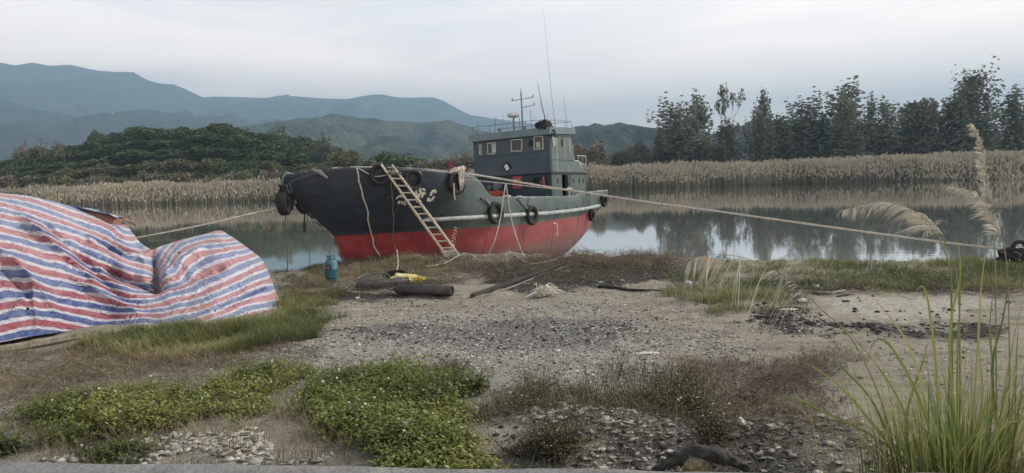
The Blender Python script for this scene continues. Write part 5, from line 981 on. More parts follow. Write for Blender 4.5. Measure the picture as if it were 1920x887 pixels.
# ------------------------------------------------------------------ steel gas cylinders lying down
def cyl(label, pa, pb, r_, col, col2):
    A = put(*pa); B = put(*pb); A.z += r_; B.z += r_; A.z = B.z = (A.z + B.z) / 2; d = (B - A); L = d.length; o = empty('steel_cylinder', (A + B) / 2); o.rotation_euler = (0, 0, math.atan2(d.y, d.x)); tag(o, label, 'gas cylinder'); Mx = Matrix.Translation((-L / 2, 0, 0)) @ Matrix.Rotation(R(90), 4, 'Y')
    MB().lathe([(.03, -.02), (.05, .0), (.075, .02), (r_ * .8, .07), (r_ * .97, .14), (r_, .2), (r_, L - .02), (r_ * .96, L), (r_ * .8, L + .004), (r_ * .76, L - .03), (.01, L - .04)], 32, Mx).build('shell', mat('cylinder_paint', col, .6, col2, 3, metal=.2, bump=.5, bscale=14), o, True)
    MB().lathe([(.03, -.06), (.042, -.05), (.042, -.02), (.03, -.02)], 14, Mx).build('neck_ring', STEEL, o, True)
    vb = MB(); vb.tube([(-L / 2 - .05, 0, 0), (-L / 2 - .16, 0, 0)], .016, 8); vb.tube([(-L / 2 - .1, -.045, 0), (-L / 2 - .1, .04, 0)], .013, 8); vb.lathe([(.028, 0), (.03, .01), (.028, .02)], 12, Matrix.Translation((-L / 2 - .18, 0, 0)) @ Matrix.Rotation(R(90), 4, 'Y')); vb.build('valve', mat('brass', (.25, .2, .12), .5, metal=.6), o, True); return o
cyl('dark steel gas cylinder lying nearer the camera on the bare earth', (741, 554), (848, 554), .115, (.085, .07, .062), (.038, .034, .034))
cyl('steel gas cylinder lying farther back in front of the yellow sack', (668, 545), (766, 536), .11, (.105, .085, .078), (.05, .043, .04))
# yellow sack
def lump(name, label, cat, c, sc, m, rz=0, amp=.15, seed=1, sub=4):
    o = bmesh.new(); bmesh.ops.create_icosphere(o, subdivisions=sub, radius=1); v = []
    for q_ in o.verts:
        p = q_.co; k = 1 + amp * math.sin(p.x * 5 + seed) * math.cos(p.y * 4 + seed * 2) + amp * .6 * math.sin(p.z * 9 + p.x * 8 + seed) + amp * .3 * math.sin(p.y * 19 + seed * 3 + p.x * 13); z = p.z * k * sc[2]
        if p.z < 0: z *= .55
        v.append((p.x * k * sc[0], p.y * k * sc[1], z))
    f = [[x.index for x in q_.verts] for q_ in o.faces]; o.free(); o = MB().add(v, f).build(name, m, None, True); o.location = c; o.rotation_euler = (0, 0, rz); return tag(o, label, cat)
YEL = mat('yellow_sack_cloth', (.50, .42, .12), .7, (.62, .58, .36), 5, bump=.5, bscale=12); q = put(755, 532); sk_ = lump('sack', 'crumpled yellow sack lying behind the farther steel cylinder', 'sack', q + Vector((0, .1, .07)), (.36, .22, .17), YEL, .0, .14, 3)
o = lump('sack_mouth', '', '', (.40, -.05, -.03), (.16, .12, .10), mat('yellow_cloth', (.52, .40, .04), .7, (.42, .32, .04), 5, bump=.5), 0, .3, 5); o.parent = sk_
# hoses and cable
q = put(742, 522); mb = MB(); rgc = np.random.default_rng(6)
for k in range(5): rr = .24 + rgc.uniform(-.03, .04); mb.tube([(q.x + rr * 1.25 * math.cos(t), q.y + rr * .7 * math.sin(t), q.z + .05 + .02 * k + .06 * max(0, math.sin(t)) + rgc.normal() * .004) for t in np.linspace(0, 6.1, 26)], .016, 6)
tag(mb.build('cable_coil', BLK, None, True), 'black cable coil behind the yellow sack', 'cable')
q = put(690, 533); mb = MB()
for k in range(4): rr = .2 + .03 * k; mb.tube([(q.x + .05 * k + rr * 1.4 * math.cos(t), q.y + rr * .8 * math.sin(t), q.z + .06 + .03 * k + .1 * max(0, math.sin(t))) for t in np.linspace(.3, 5.6, 22)], .014, 6)
tag(mb.build('hose_coil', mat('grey_green_hose', (.17, .19, .17), .6), None, True), 'loose grey hose coiled beyond the valve end of the cylinders', 'hose')
P_ = [put(*p) + Vector((0, 0, .03)) for p in ((612, 541), (635, 545), (660, 543), (690, 541))]; rope('iron_rod', 'thin grey iron rod lying left of the cylinders', [P_[0], P_[1], P_[2]], .014, STEEL, 'rod')
P_ = [put(*p) + Vector((0, 0, h)) for p, h in (((745, 492), .3), ((747, 503), .25), ((745, 512), .1), ((738, 522), .04), ((760, 520), .03))]; rope('cord_tangle', 'white cord tangled on the bank above the cable coil', P_, .016, ROPE, 'cord')
# steel angle and pole sloping from hump to bare earth
def bar(name, label, cat, pa, pb, w_, h_, m, za=.02, zb=.02):
    A = put(*pa) + Vector((0, 0, za)); B = put(*pb) + Vector((0, 0, zb)); d = B - A; o = MB().box((0, 0, 0), (d.length, w_, h_)).build(name, m); o.location = (A + B) / 2; o.rotation_euler = d.to_track_quat('X', 'Z').to_euler(); bv = o.modifiers.new('Bevel', 'BEVEL'); bv.width = min(w_, h_) * .15; return tag(o, label, cat)
bar('steel_beam', 'long dark rusty steel beam lying diagonally from the hull to the bare earth', 'beam', (886, 558), (1068, 490), .13, .07, mat('dark_rust', (.06, .045, .038), .8, (.032, .028, .026), 4, bump=.5), .04, .06)
P_ = [put(*p) + Vector((0, 0, .03)) for p in ((912, 556), (960, 540), (1020, 517), (1073, 491))]; rope('pale_pole', 'thin pale pole lying beside the rusty steel beam', P_, .022, mat('grey_timber', (.27, .24, .19)), 'pole')
P_ = [put(*p) + Vector((0, 0, .05)) for p in ((955, 482), (985, 486), (1010, 486), (1045, 489))]; rope('rope_end', 'slack pale rope end lying on the brushwood hump', P_, .022)
P_ = [put(*p) + Vector((0, 0, .05)) for p in ((800, 498), (835, 494), (870, 488), (905, 487))]; rope('rope_end', 'pale rope end trailing away from the ladder foot', P_, .02)
P_ = [put(*p) + Vector((0, 0, .03)) for p in ((1121, 540), (1150, 542), (1180, 545), (1245, 547))]; o = MB().tube(P_, [.03, .05, .04, .012], 8).build('driftwood', mat('charred_wood', (.035, .032, .03), .9, (.02, .019, .018), 8, bump=.8), None, True); tag(o, 'black driftwood stick lying on the bare earth right of the beam', 'driftwood')
CH = mat('charred_wood', (.035, .032, .03))
for lab, pl, rr in (('long dark branch along the back edge of the pale silt', [(1485, 549), (1520, 546), (1560, 547), (1600, 543), (1625, 549)], .04), ('dark knotty branch lying along the right grass edge', [(1660, 541), (1720, 540), (1780, 543), (1850, 546)], .04), ('thin black stick in the dark cinders right of centre', [(1415, 597), (1440, 600), (1465, 599)], .025), ('dark forked twig on the pale silt', [(1570, 560), (1585, 556), (1600, 553)], .02)):
    P_ = [put(*p) + Vector((0, 0, .025 + .02 * math.sin(i * 2.2))) for i, p in enumerate(pl)]; o = MB().tube(P_, [rr * (.6 + .4 * math.sin(1 + i)) for i in range(len(P_))], 7).build('driftwood', CH, None, True); tag(o, lab, 'driftwood')
P_ = [put(*p) + Vector((0, 0, .03)) for p in ((1483, 550), (1510, 551), (1560, 552), (1585, 548))]; tag(MB().tube(P_, [.03, .04, .035, .02], 8).build('bleached_board', mat('bleached_wood', (.40, .37, .31), .9, (.28, .25, .21), 9), None, True), 'bleached strip of wood beside the long dark branch', 'board')
# clump of pale dry roots
q = put(1025, 556); mb = MB(); rgc = np.random.default_rng(9)
for k in range(150):
    a = rgc.uniform(0, 6.28); L = rgc.uniform(.10, .42); u_ = rgc.uniform(.02, .9) ** 1.5; d = Vector((math.cos(a) * (1 - u_ * .8), math.sin(a) * (1 - u_ * .8) * .8, 0)); s0 = q + Vector((rgc.normal() * .07, rgc.normal() * .06, .05 + .05 * rgc.uniform())); hgt = .03 + .19 * u_
    mb.tube([s0, s0 + d * L * .5 + Vector((0, 0, hgt)), s0 + d * L + Vector((rgc.normal() * .02, 0, hgt * .8 - .04 * (1 - u_)))], [.014, .012, .005], 4)
tag(mb.build('dry_root_clump', mat('pale_root', (.66, .63, .54), .9, (.40, .37, .31), 5), None), 'spiky clump of pale dried roots on the bare earth', 'roots')
# log and cut end by the road
q = Vector(gnd(1318, 889, -.12)); LOGM = mat('dark_bark', (.028, .026, .023), .95, (.10, .092, .08), 16, bump=1., bscale=12, lo=.3, hi=.7, bdist=.08)
P_ = [gnd(1225, 884, -.1), gnd(1262, 866, -.02), gnd(1305, 853, .05), gnd(1345, 853, .06), gnd(1380, 868, -.02), gnd(1402, 884, -.12)]; _P = np.array(P_); _t = np.linspace(0, 5, 48); P_ = [np.array([np.interp(t, range(6), _P[:, k]) for k in range(3)]) for t in _t]
lg = MB().tube([Vector(p) for p in P_], list(np.interp(_t, range(6), [.03, .06, .085, .08, .055, .03])), 20).build('fallen_log', LOGM, None, True); tag(lg, 'dark rotten log arching out of the hollow beside the road', 'log')
for v_ in lg.data.vertices:
    n__ = fbm(np.array([v_.co.x * 9]), np.array([v_.co.z * 14 + v_.co.y * 11]), 4, 91)[0]; v_.co += v_.normal * float(n__) * .05
lump('sawn_stump', 'short tan sawn stump under the arching log', 'stump', Vector(gnd(1306, 880, -.06)), (.13, .10, .115), mat('tan_wood', (.34, .27, .17), .9, (.12, .09, .05), 22, bump=.8), 0, .06, 3)
# rusty mooring lump far right
q = put(1897, 497); mb = MB(); RUSTD = mat('black_iron', (.028, .024, .022), .8, (.016, .014, .013), 6, bump=.7)
mw = empty('mooring_winch', q); tag(mw, 'dark rusted mooring iron with a ring, half hidden in the right bank grass', 'mooring iron')
o = lump('drum', '', '', (0, 0, .12), (.34, .22, .24), RUSTD, 0, .25, 2); o.parent = mw
MB().tube([(.18 + .16 * math.cos(t), 0, .40 + .15 * math.sin(t)) for t in np.linspace(-.6, 3.9, 14)], .05, 8).build('ring', RUSTD, mw, True); MB().tube([(-.35, 0, .34), (-.1, 0, .38), (.1, 0, .34)], [.02, .05, .06], 8).build('pawl', RUSTD, mw, True); MB().tube([(-.25, 0, .05), (-.05, .02, .28), (.2, 0, .33), (.35, 0, .2)], [.10, .09, .08, .09], 8).build('arm', RUSTD, mw, True)
# ------------------------------------------------------------------ small litter
lt = [(1214, 664, 'bleached flat shell of wood lying in the gravel centre', 'board', (.17, .05, .02), (.62, .59, .52)), (1437, 690, 'small pale brick stub standing in the scrub at right', 'brick', (.035, .035, .10), (.50, .47, .42)), (1390, 816, 'crumpled white plastic scrap in the hollow', 'plastic', (.07, .04, .05), (.72, .72, .70)), (401, 547 + 0, '', '', 0, 0),
      (1503, 566, 'white stone on the dark cinders left of the pale silt', 'stone', (.09, .06, .05), (.6, .58, .54)), (1126, 531, 'white scrap on the bare earth above the black driftwood', 'plastic', (.06, .04, .02), (.66, .65, .62)), (937, 509, 'white crumpled rag on the brushwood below the hull', 'rag', (.07, .05, .04), (.62, .6, .58)), (670, 559, 'pale flat chip in front of the farther cylinder', 'litter', (.1, .05, .02), (.58, .57, .54)), (571, 568, 'pale scrap near the right foot of the tarpaulin', 'litter', (.08, .05, .02), (.6, .58, .55)), (1478, 583, 'pale flat slab among the cinders', 'stone', (.14, .07, .02), (.5, .48, .44)), (1278, 496, 'small red scrap at the tip of the low arching plume', 'litter', (.05, .04, .04), (.45, .08, .08)), (1345, 490, 'bright blue scrap behind the arching plume', 'litter', (.08, .05, .05), (.05, .28, .42)), (1366, 493, 'second smaller blue scrap behind the arching plume', 'litter', (.05, .05, .04), (.05, .28, .42)), (1290, 532, 'grey white plastic scrap in the grass right of centre', 'plastic', (.09, .05, .06), (.52, .54, .56)), (1530, 540, 'pale rag beside the long branch', 'rag', (.09, .07, .06), (.52, .5, .45)), (1616, 793, 'small tan snail shell like stone among the grass blades', 'stone', (.03, .03, .025), (.5, .4, .26))]
for i, (px, py, lab, cat, sc, c) in enumerate(lt):
    if not lab: continue
    q = put(px, py); nm = {'board': 'bleached_shell', 'brick': 'brick_stub', 'plastic': 'plastic_scrap', 'stone': 'stone', 'rag': 'rag', 'litter': 'scrap'}[cat]
    lump(nm, lab, cat, q + Vector((0, 0, sc[2] * .5)), sc, mat('scrap_%02d' % i, c, .8, tuple(k * .75 for k in c), 12), i * .7, .22, i, 2)
# ------------------------------------------------------------------ stones (uncountable)
bmi = bmesh.new(); bmesh.ops.create_icosphere(bmi, subdivisions=1, radius=1); ICO = (np.array([tuple(v.co) for v in bmi.verts]), np.array([[v.index for v in f.verts] for f in bmi.faces])); bmi.free()
def stones(name, label, pl, n, smin, smax, flat, m, seed, dark=.5):
    rg_ = np.random.default_rng(seed); pts = np.concatenate([polypts(p, int(n * w_), 0, .3, seed + i) for i, (p, w_) in enumerate(pl)]); k = len(pts)
    tv = ICO[0] * (1 + .25 * rg_.normal(size=(12, 1))); S = (smin * (smax / smin) ** (rg_.uniform(0, 1, k) ** 2.2))[:, None] * np.stack([rg_.uniform(.8, 1.5, k), rg_.uniform(.7, 1.1, k), rg_.uniform(.5, 1., k) * flat], 1)
    P = np.c_[pts, height(pts[:, 0], pts[:, 1]) + S[:, 2] * .25]; v, f, idx = scatter(tv, ICO[1], P, S, rg_.uniform(0, 6.28, k), rg_.normal(size=k) * .3)
    v += rg_.normal(size=v.shape) * (S.mean(1)[idx] * .12)[:, None]
    return tag(meshobj(name, v, f, m, rnd=np.clip(rg_.beta(1.2, 1.6, k) + (dark - .5), 0, 1)[idx]), label, 'stones', None, 'stuff')
STN = mat('gravel_stone', (.62, .60, .56), .9, (.045, .045, .045), attr=[(.3, (.16, .155, .145)), (.6, (.36, .345, .32))], spec=.2)
RUBM = mat('pale_rubble', (.55, .52, .46), .9, (.24, .22, .19), attr=[(.5, (.40, .375, .33))], spec=.2)
stones('gravel', 'loose grey gravel spread over the yard', [([(540, 640), (850, 585), (1150, 565), (1350, 620), (1500, 700), (1300, 790), (900, 790), (600, 740), (250, 760)], .62), ([(560, 560), (1250, 560), (1920, 640), (1900, 760), (1300, 700), (600, 640)], .25), ([(860, 505), (1280, 500), (1500, 560), (1100, 560)], .13)], 22000, .006, .030, .5, STN, 21)
stones('cinders', 'dark cinders and char scattered on the earth', [([(1390, 590), (1500, 570), (1620, 625), (1900, 640), (1900, 605), (1650, 610), (1480, 640)], .4), ([(560, 628), (860, 600), (1250, 600), (1200, 640), (700, 650)], .25), ([(540, 552), (860, 545), (860, 570), (600, 572)], .1), ([(960, 740), (1500, 740), (1500, 880), (960, 880)], .25)], 3600, .008, .035, .5, mat('cinder', (.09, .085, .08), .95, (.02, .02, .02), attr=[(.5, (.04, .038, .036))]), 22)
stones('cinders', 'charcoal lumps along the edge of the pale silt', [([(1520, 600), (1640, 600), (1650, 625), (1540, 625)], .5), ([(1600, 560), (1900, 560), (1900, 600), (1600, 600)], .25), ([(1380, 575), (1520, 580), (1520, 610), (1400, 610)], .25)], 150, .025, .08, .7, mat('cinder', (.09, .085, .08)), 24)
stones('pale_chips', 'sparse pale chips and shell bits over the yard', [([(560, 570), (1450, 560), (1560, 640), (1500, 780), (900, 790), (300, 760)], .8), ([(870, 500), (1280, 500), (1300, 560), (900, 560)], .2)], 1100, .012, .04, .35, RUBM, 26)
stones('rubble', 'angular pale stone chips by the road edge', [([(170, 822), (330, 805), (590, 812), (600, 872), (160, 872)], .55), ([(1000, 770), (1250, 760), (1360, 830), (1300, 880), (1040, 880)], .25), ([(1380, 790), (1800, 810), (1800, 900), (1420, 890)], .2)], 4200, .010, .065, .25, RUBM, 23)
# ------------------------------------------------------------------ grass, weeds
def blades(pts, h, wd, lean, az, seg=4, z=None, droop=1.):
    """pts (n,2); arching tapered blades"""
    n = len(pts); zz = height(pts[:, 0], pts[:, 1]) if z is None else z; V = np.zeros((n, seg * 2 + 1, 3)); dx, dy = np.cos(az), np.sin(az); px_, py_ = -dy, dx
    for s in range(seg + 1):
        t = s / seg; off = lean * h * t ** 1.8; up = h * t * (1 - .35 * droop * np.clip(lean, 0, 1.4) * t ** 1.5)
        cx_, cy_, cz_ = pts[:, 0] + dx * off, pts[:, 1] + dy * off, zz + up - .01; w2 = wd * (1 - t ** 1.6) * .5 * (.6 + .4 * min(1, t * 4))
        if s < seg: V[:, 2 * s] = np.stack([cx_ - px_ * w2, cy_ - py_ * w2, cz_], 1); V[:, 2 * s + 1] = np.stack([cx_ + px_ * w2, cy_ + py_ * w2, cz_], 1)
        else: V[:, 2 * seg] = np.stack([cx_, cy_, cz_], 1)
    k = seg * 2 + 1; q4 = np.array([[2 * s, 2 * s + 1, 2 * s + 3, 2 * s + 2] for s in range(seg - 1)]); q3 = np.array([[2 * seg - 2, 2 * seg - 1, 2 * seg]]); base = (np.arange(n) * k)[:, None, None]
    return V.reshape(-1, 3), (q4[None] + base).reshape(-1, 4), (q3[None] + base).reshape(-1, 3), np.repeat(np.arange(n), k)
def grass(name, label, pl, n, hr, wr_, m, seed, lean=(.2, 1.0), clump=.5, tone=(.0, 1.), edge=.3):
    rg_ = np.random.default_rng(seed); pts = np.concatenate([polypts(p, int(n * w_), 0, edge, seed + i) for i, (p, w_) in enumerate(pl)]); k = len(pts)
    if clump:  # gather into tufts
        nt_ = max(1, k // 22); cen = pts[rg_.integers(0, k, nt_)]; ti = rg_.integers(0, nt_, k); g_ = rg_.uniform(0, 1, k) < clump; off = rg_.normal(size=(k, 2)) * .055; pts = np.where(g_[:, None], cen[ti] + off, pts); az = np.where(g_, np.arctan2(off[:, 1], off[:, 0]) + rg_.normal(size=k) * .5, rg_.uniform(0, 6.28, k))
    else: az = rg_.uniform(0, 6.28, k)
    h = rg_.uniform(*hr, k) * (1 + .5 * fbm(pts[:, 0] * 1.2, pts[:, 1] * 1.2, 3, seed)); v, f4, f3, idx = blades(pts, h, rg_.uniform(*wr_, k), rg_.uniform(*lean, k), az)
    tn = np.clip(tone[0] + (tone[1] - tone[0]) * (.5 + .8 * fbm(pts[:, 0] * .8, pts[:, 1] * .8, 3, seed + 7) + rg_.uniform(-.35, .35, k)), 0, 1)
    return tag(meshobj(name, v, [f4, f3], m, rnd=tn[idx]), label, 'grass', None, 'stuff')
GRS = mat('grass_blade', (.38, .33, .17), .7, (.07, .10, .035), attr=[(.3, (.13, .155, .05)), (.6, (.23, .22, .09)), (.8, (.31, .27, .13))], trans=.3)
DRY = mat('straw_blade', (.36, .29, .19), .85, (.11, .085, .06), attr=[(.5, (.22, .175, .115))], trans=.2)
grass('grass', 'green and yellowing grass tufts along the foot of the tarpaulin', [([(170, 640), (330, 618), (440, 606), (520, 594), (590, 592), (618, 615), (560, 645), (400, 670), (220, 672)], .85), ([(520, 560), (570, 545), (620, 560), (600, 600), (530, 600)], .15)], 19000, (.10, .30), (.006, .013), GRS, 31, lean=(.3, 1.5), clump=.6, tone=(.0, 1.))
grass('dry_grass', 'matted dry straw at the left of the yard', [([(-300, 720), (-20, 668), (200, 640), (420, 650), (560, 652), (420, 700), (250, 720), (-20, 760), (-300, 800)], .8), ([(1250, 690), (1560, 650), (1600, 780), (1300, 790)], .2)], 16000, (.06, .20), (.004, .009), DRY, 32, lean=(.8, 2.2), clump=.5)
grass('dry_grass', 'brownish dead grass on the hump under the bow', [([(505, 530), (520, 508), (600, 492), (700, 485), (860, 490), (900, 505), (840, 525), (660, 520), (600, 545), (520, 555)], 1.)], 13000, (.08, .24), (.006, .013), mat('dead_grass_blade', (.30, .25, .15), .85, (.08, .08, .04), attr=[(.5, (.17, .155, .085))], trans=.2), 33, lean=(.4, 1.8), clump=.5)
grass('grass', 'green bank grass right of the boat', [([(1270, 520), (1340, 500), (1500, 496), (2300, 503), (2300, 556), (1640, 548), (1480, 550), (1300, 572), (1240, 560)], .82), ([(1290, 560), (1520, 552), (1500, 590), (1340, 595)], .08), ([(1760, 500), (1960, 495), (1960, 548), (1800, 545)], .1)], 32000, (.08, .26), (.006, .014), mat('bank_grass_blade', (.30, .28, .14), .75, (.06, .085, .035), attr=[(.4, (.11, .14, .055)), (.7, (.19, .20, .09))], trans=.25), 34, clump=.55)
grass('dry_grass', 'thin dry weeds sprinkled through the gravel', [([(600, 600), (1250, 570), (1500, 640), (1300, 740), (900, 740), (640, 680)], .7), ([(1280, 560), (1480, 560), (1500, 640), (1300, 620)], .3)], 3200, (.02, .09), (.004, .008), mat('yard_weed', (.25, .21, .13), .85, (.07, .09, .04), attr=[(.5, (.15, .14, .08))]), 35, lean=(.3, 1.8), clump=.6)
# brushwood and twigs on the hump and in the hollow
def twigs(name, label, pl, n, lr, rr, m, seed, up=.35, hl=.12, tone=1.):
    rg_ = np.random.default_rng(seed); pts = np.concatenate([polypts(p, int(n * w_), 0, .3, seed + i) for i, (p, w_) in enumerate(pl)]); k = len(pts); tv = np.array([(0, -.5, 0), (.5, .3, 0), (-.5, .3, 0), (.25, -.3, 1), (.1, .2, 1.02), (-.2, .0, 1)]); tf_ = np.array([(0, 1, 4, 3), (1, 2, 5, 4), (2, 0, 3, 5)]) 
    L = rg_.uniform(*lr, k); S = np.stack([rg_.uniform(*rr, k)] * 2 + [L], 1); P = np.c_[pts, height(pts[:, 0], pts[:, 1]) + rg_.uniform(0, hl, k)]
    tilt = np.pi / 2 - np.abs(rg_.normal(size=k)) * up; v, f, idx = scatter(tv, tf_, P, S, rg_.uniform(0, 6.28, k), tilt)
    return tag(meshobj(name, v, f, m, rnd=rg_.uniform(0, 1, k)[idx]), label, 'brushwood', None, 'stuff')
TW = mat('twig', (.26, .22, .17), .9, (.045, .038, .032), attr=[(.5, (.12, .10, .08))])
twigs('brushwood', 'tangled dark brushwood and reed litter on the hump beside the hull', [([(850, 500), (930, 488), (1080, 486), (1290, 492), (1300, 515), (1180, 530), (1000, 535), (880, 525)], .7), ([(1480, 545), (1920, 548), (1920, 556), (1500, 556)], .1), ([(510, 545), (660, 540), (820, 515), (860, 530), (700, 560), (540, 570)], .2)], 7500, (.10, .45), (.004, .010), TW, 41, hl=.10)
twigs('brushwood', 'fine dead stalks littering the hollow and scrub by the road', [([(950, 760), (1300, 740), (1560, 700), (1600, 820), (1500, 885), (960, 885)], .7), ([(0, 690), (600, 660), (560, 700), (0, 790)], .3)], 6000, (.06, .28), (.0025, .006), TW, 42, hl=.06)
grass('dry_grass', 'dry stalks standing along the hump under the hull', [([(640, 500), (880, 497), (1080, 486), (1290, 494), (1280, 505), (1000, 505), (700, 512)], 1.)], 2600, (.12, .42), (.004, .009), DRY, 36, lean=(.1, .9), clump=.5)
# leafy weeds
LEAF = np.array([(0, 0, 0), (.32, .35, .06), (.0, .42, 0), (-.32, .35, .06), (.22, .75, .02), (-.22, .75, .02), (0, 1.05, -.12)]); LF = np.array([(0, 1, 4, 2), (0, 2, 5, 3)]); LT = np.array([(2, 4, 6), (2, 6, 5)])
def weeds(name, label, pl, nst, hr, leafm, stemm, seed, lp=13, ls=(.025, .055), flowers=.12, tone=(0, 1), spread=.10, edge=.25, stemw=.003, gap=0.):
    rg_ = np.random.default_rng(seed); pts = np.concatenate([polypts(p, int(nst * w_), 0, edge, seed + i) for i, (p, w_) in enumerate(pl)]); pts = pts[fbm(pts[:, 0] * 1.9, pts[:, 1] * 1.9, 3, seed + 40) + rg_.uniform(-.12, .12, len(pts)) > gap - .9]; k = len(pts); z0 = height(pts[:, 0], pts[:, 1]); h = rg_.uniform(*hr, k) * (1 + .9 * fbm(pts[:, 0] * 1.1, pts[:, 1] * 1.1, 3, seed)); h = np.clip(h, .05, 1); lx, ly = rg_.normal(size=k) * spread, rg_.normal(size=k) * spread
    patch = .5 + .9 * fbm(pts[:, 0] * .9, pts[:, 1] * .9, 3, seed + 3)
    n = k * lp; si = np.repeat(np.arange(k), lp); t = rg_.uniform(.2, 1, n) ** .8; a = rg_.uniform(0, 6.28, n); rad = rg_.uniform(.0, .05, n)
    P = np.stack([pts[si, 0] + lx[si] * t + np.cos(a) * rad, pts[si, 1] + ly[si] * t + np.sin(a) * rad, z0[si] + h[si] * t], 1)
    S = rg_.uniform(*ls, n) * (1.15 - .5 * t); v, f, idx = scatter(LEAF, LF, P, S[:, None] * np.ones((1, 3)), a - np.pi / 2, rg_.normal(size=n) * .45 + .15); f3 = scatter(LEAF, LT, P, S[:, None] * np.ones((1, 3)), a)[1]
    tn = np.clip(tone[0] + (tone[1] - tone[0]) * np.clip(patch[si] * .6 + .25 * t + rg_.uniform(-.15, .3, n), 0, 1), 0, 1)
    o = meshobj(name, v, [f, f3], leafm, rnd=tn[idx]); tag(o, label, 'weeds', None, 'stuff')
    # stems + flowers as parts
    tv = np.array([(-.5, 0, 0), (.5, 0, 0), (-.3, 0, 1), (.3, 0, 1), (0, -.5, 0), (0, .5, 0), (0, -.3, 1), (0, .3, 1)]); tf_ = np.array([(0, 1, 3, 2), (4, 5, 7, 6)]); vs_, fs_, ii = scatter(tv, tf_, np.c_[pts, z0 - .01], np.stack([np.full(k, stemw), np.full(k, stemw), h], 1), np.zeros(k)); top_ = tv[:, 2][None] * np.ones((k, 1)); vs_[:, 0] += (top_ * lx[:, None]).ravel(); vs_[:, 1] += (top_ * ly[:, None]).ravel()
    so_ = meshobj('stems', vs_, fs_, stemm, o, rnd=rg_.uniform(0, 1, k)[ii]); so_['kind'] = 'stuff'
    nf = int(k * flowers)
    if nf:
        w_ = rg_.integers(0, k, nf); pet = np.array([(0, 0, 0)] + [(math.cos(q), math.sin(q), .12) for q in np.linspace(0, 2 * math.pi, 11)[:-1]]); pf = np.array([(0, 1 + 2 * i, 1 + (2 * i + 1) % 10, 1 + (2 * i + 1) % 10) for i in range(5)])[:, :3]
        P = np.stack([pts[w_, 0] + lx[w_], pts[w_, 1] + ly[w_], z0[w_] + h[w_] + .02], 1); vf, ff, _ = scatter(pet, pf, P, rg_.uniform(.009, .017, nf)[:, None] * np.ones((1, 3)), rg_.uniform(0, 6.28, nf), rg_.normal(size=nf) * .6 + .5); fo = meshobj('flowers', vf, ff, mat('flower_white', (.75, .74, .70), .7), o); fo['kind'] = 'stuff'
    return o
GRN = mat('weed_leaf', (.40, .37, .14), .6, (.05, .06, .026), attr=[(.3, (.10, .13, .038)), (.6, (.19, .22, .06)), (.85, (.30, .31, .09))], trans=.35); STM = mat('weed_stem', (.10, .11, .05), .8, (.06, .045, .03))
DKL = mat('dull_weed_leaf', (.24, .24, .08), .8, (.05, .045, .03), attr=[(.5, (.11, .10, .05))], trans=.2); DKS = mat('dry_stem', (.09, .075, .062), .9, (.035, .03, .027))
weeds('weeds', 'leafy green weeds with tiny white flowers left of centre', [([(200, 790), (260, 768), (350, 735), (450, 712), (600, 706), (720, 697), (805, 712), (825, 742), (760, 772), (640, 800), (560, 812), (400, 800), (300, 808)], 1.)], 3600, (.05, .28), GRN, STM, 51, flowers=.09, tone=(.0, .95), ls=(.022, .07), lp=12, spread=.13, edge=.5, gap=.58)
weeds('weeds', 'bright green weeds growing against the road edge below centre', [([(590, 815), (700, 800), (860, 810), (950, 830), (960, 878), (600, 874)], 1.)], 1700, (.06, .30), GRN, STM, 52, flowers=.07, tone=(.2, 1.), lp=13, ls=(.022, .075), spread=.12, edge=.4, gap=.58)
weeds('weeds', 'low green weeds in the bottom left corner', [([(-20, 790), (100, 760), (260, 762), (280, 812), (200, 835), (150, 870), (-20, 870)], 1.)], 2200, (.05, .24), GRN, STM, 53, flowers=.03, tone=(.0, .75), ls=(.02, .065), edge=.5, gap=.58)
weeds('dry_weeds', 'dark leggy weeds around the hollow right of centre', [([(960, 745), (1060, 722), (1260, 722), (1340, 748), (1330, 790), (1120, 778), (980, 785)], .62), ([(920, 800), (1080, 790), (1110, 872), (940, 876)], .24), ([(1240, 780), (1400, 790), (1420, 850), (1300, 845)], .14)], 3000, (.08, .38), DKL, DKS, 54, lp=6, ls=(.014, .036), flowers=.03, spread=.13, stemw=.004, edge=.5, gap=.74)
weeds('dry_weeds', 'reddish dried low weeds in the scrub at right', [([(1250, 700), (1560, 660), (1600, 770), (1400, 800), (1300, 770)], .7), ([(780, 690), (860, 700), (850, 740), (790, 730)], .3)], 1300, (.04, .16), mat('reddish_leaf', (.20, .13, .08), .85, (.05, .03, .025), attr=[(.5, (.11, .075, .05))]), DKS, 55, lp=8, ls=(.012, .03), flowers=0, stemw=.004)
weeds('weeds', 'small green weeds dotted in the right bank grass', [([(1290, 530), (1480, 520), (1940, 505), (1940, 540), (1500, 545), (1330, 560)], 1.)], 1500, (.06, .18), mat('bank_leaf', (.12, .15, .05), .7, (.025, .04, .018), attr=[(.5, (.06, .085, .03))], trans=.2), STM, 56, lp=8, ls=(.02, .05), flowers=.12)
grass('dry_grass', 'dry stalks standing up through the green weeds', [([(0, 800), (260, 765), (450, 705), (810, 700), (830, 745), (640, 800), (950, 820), (950, 878), (0, 872)], 1.)], 2600, (.10, .36), (.003, .007), DRY, 61, lean=(.1, 1.2), clump=.4)
grass('grass', 'thin green grass blades mixed among the weeds', [([(0, 800), (260, 765), (450, 705), (810, 700), (830, 745), (640, 800), (950, 820), (950, 878), (0, 872)], .7), ([(960, 740), (1330, 735), (1330, 800), (1100, 878), (950, 878)], .3)], 3600, (.06, .26), (.004, .008), GRS, 62, lean=(.1, 1.2), clump=.6)
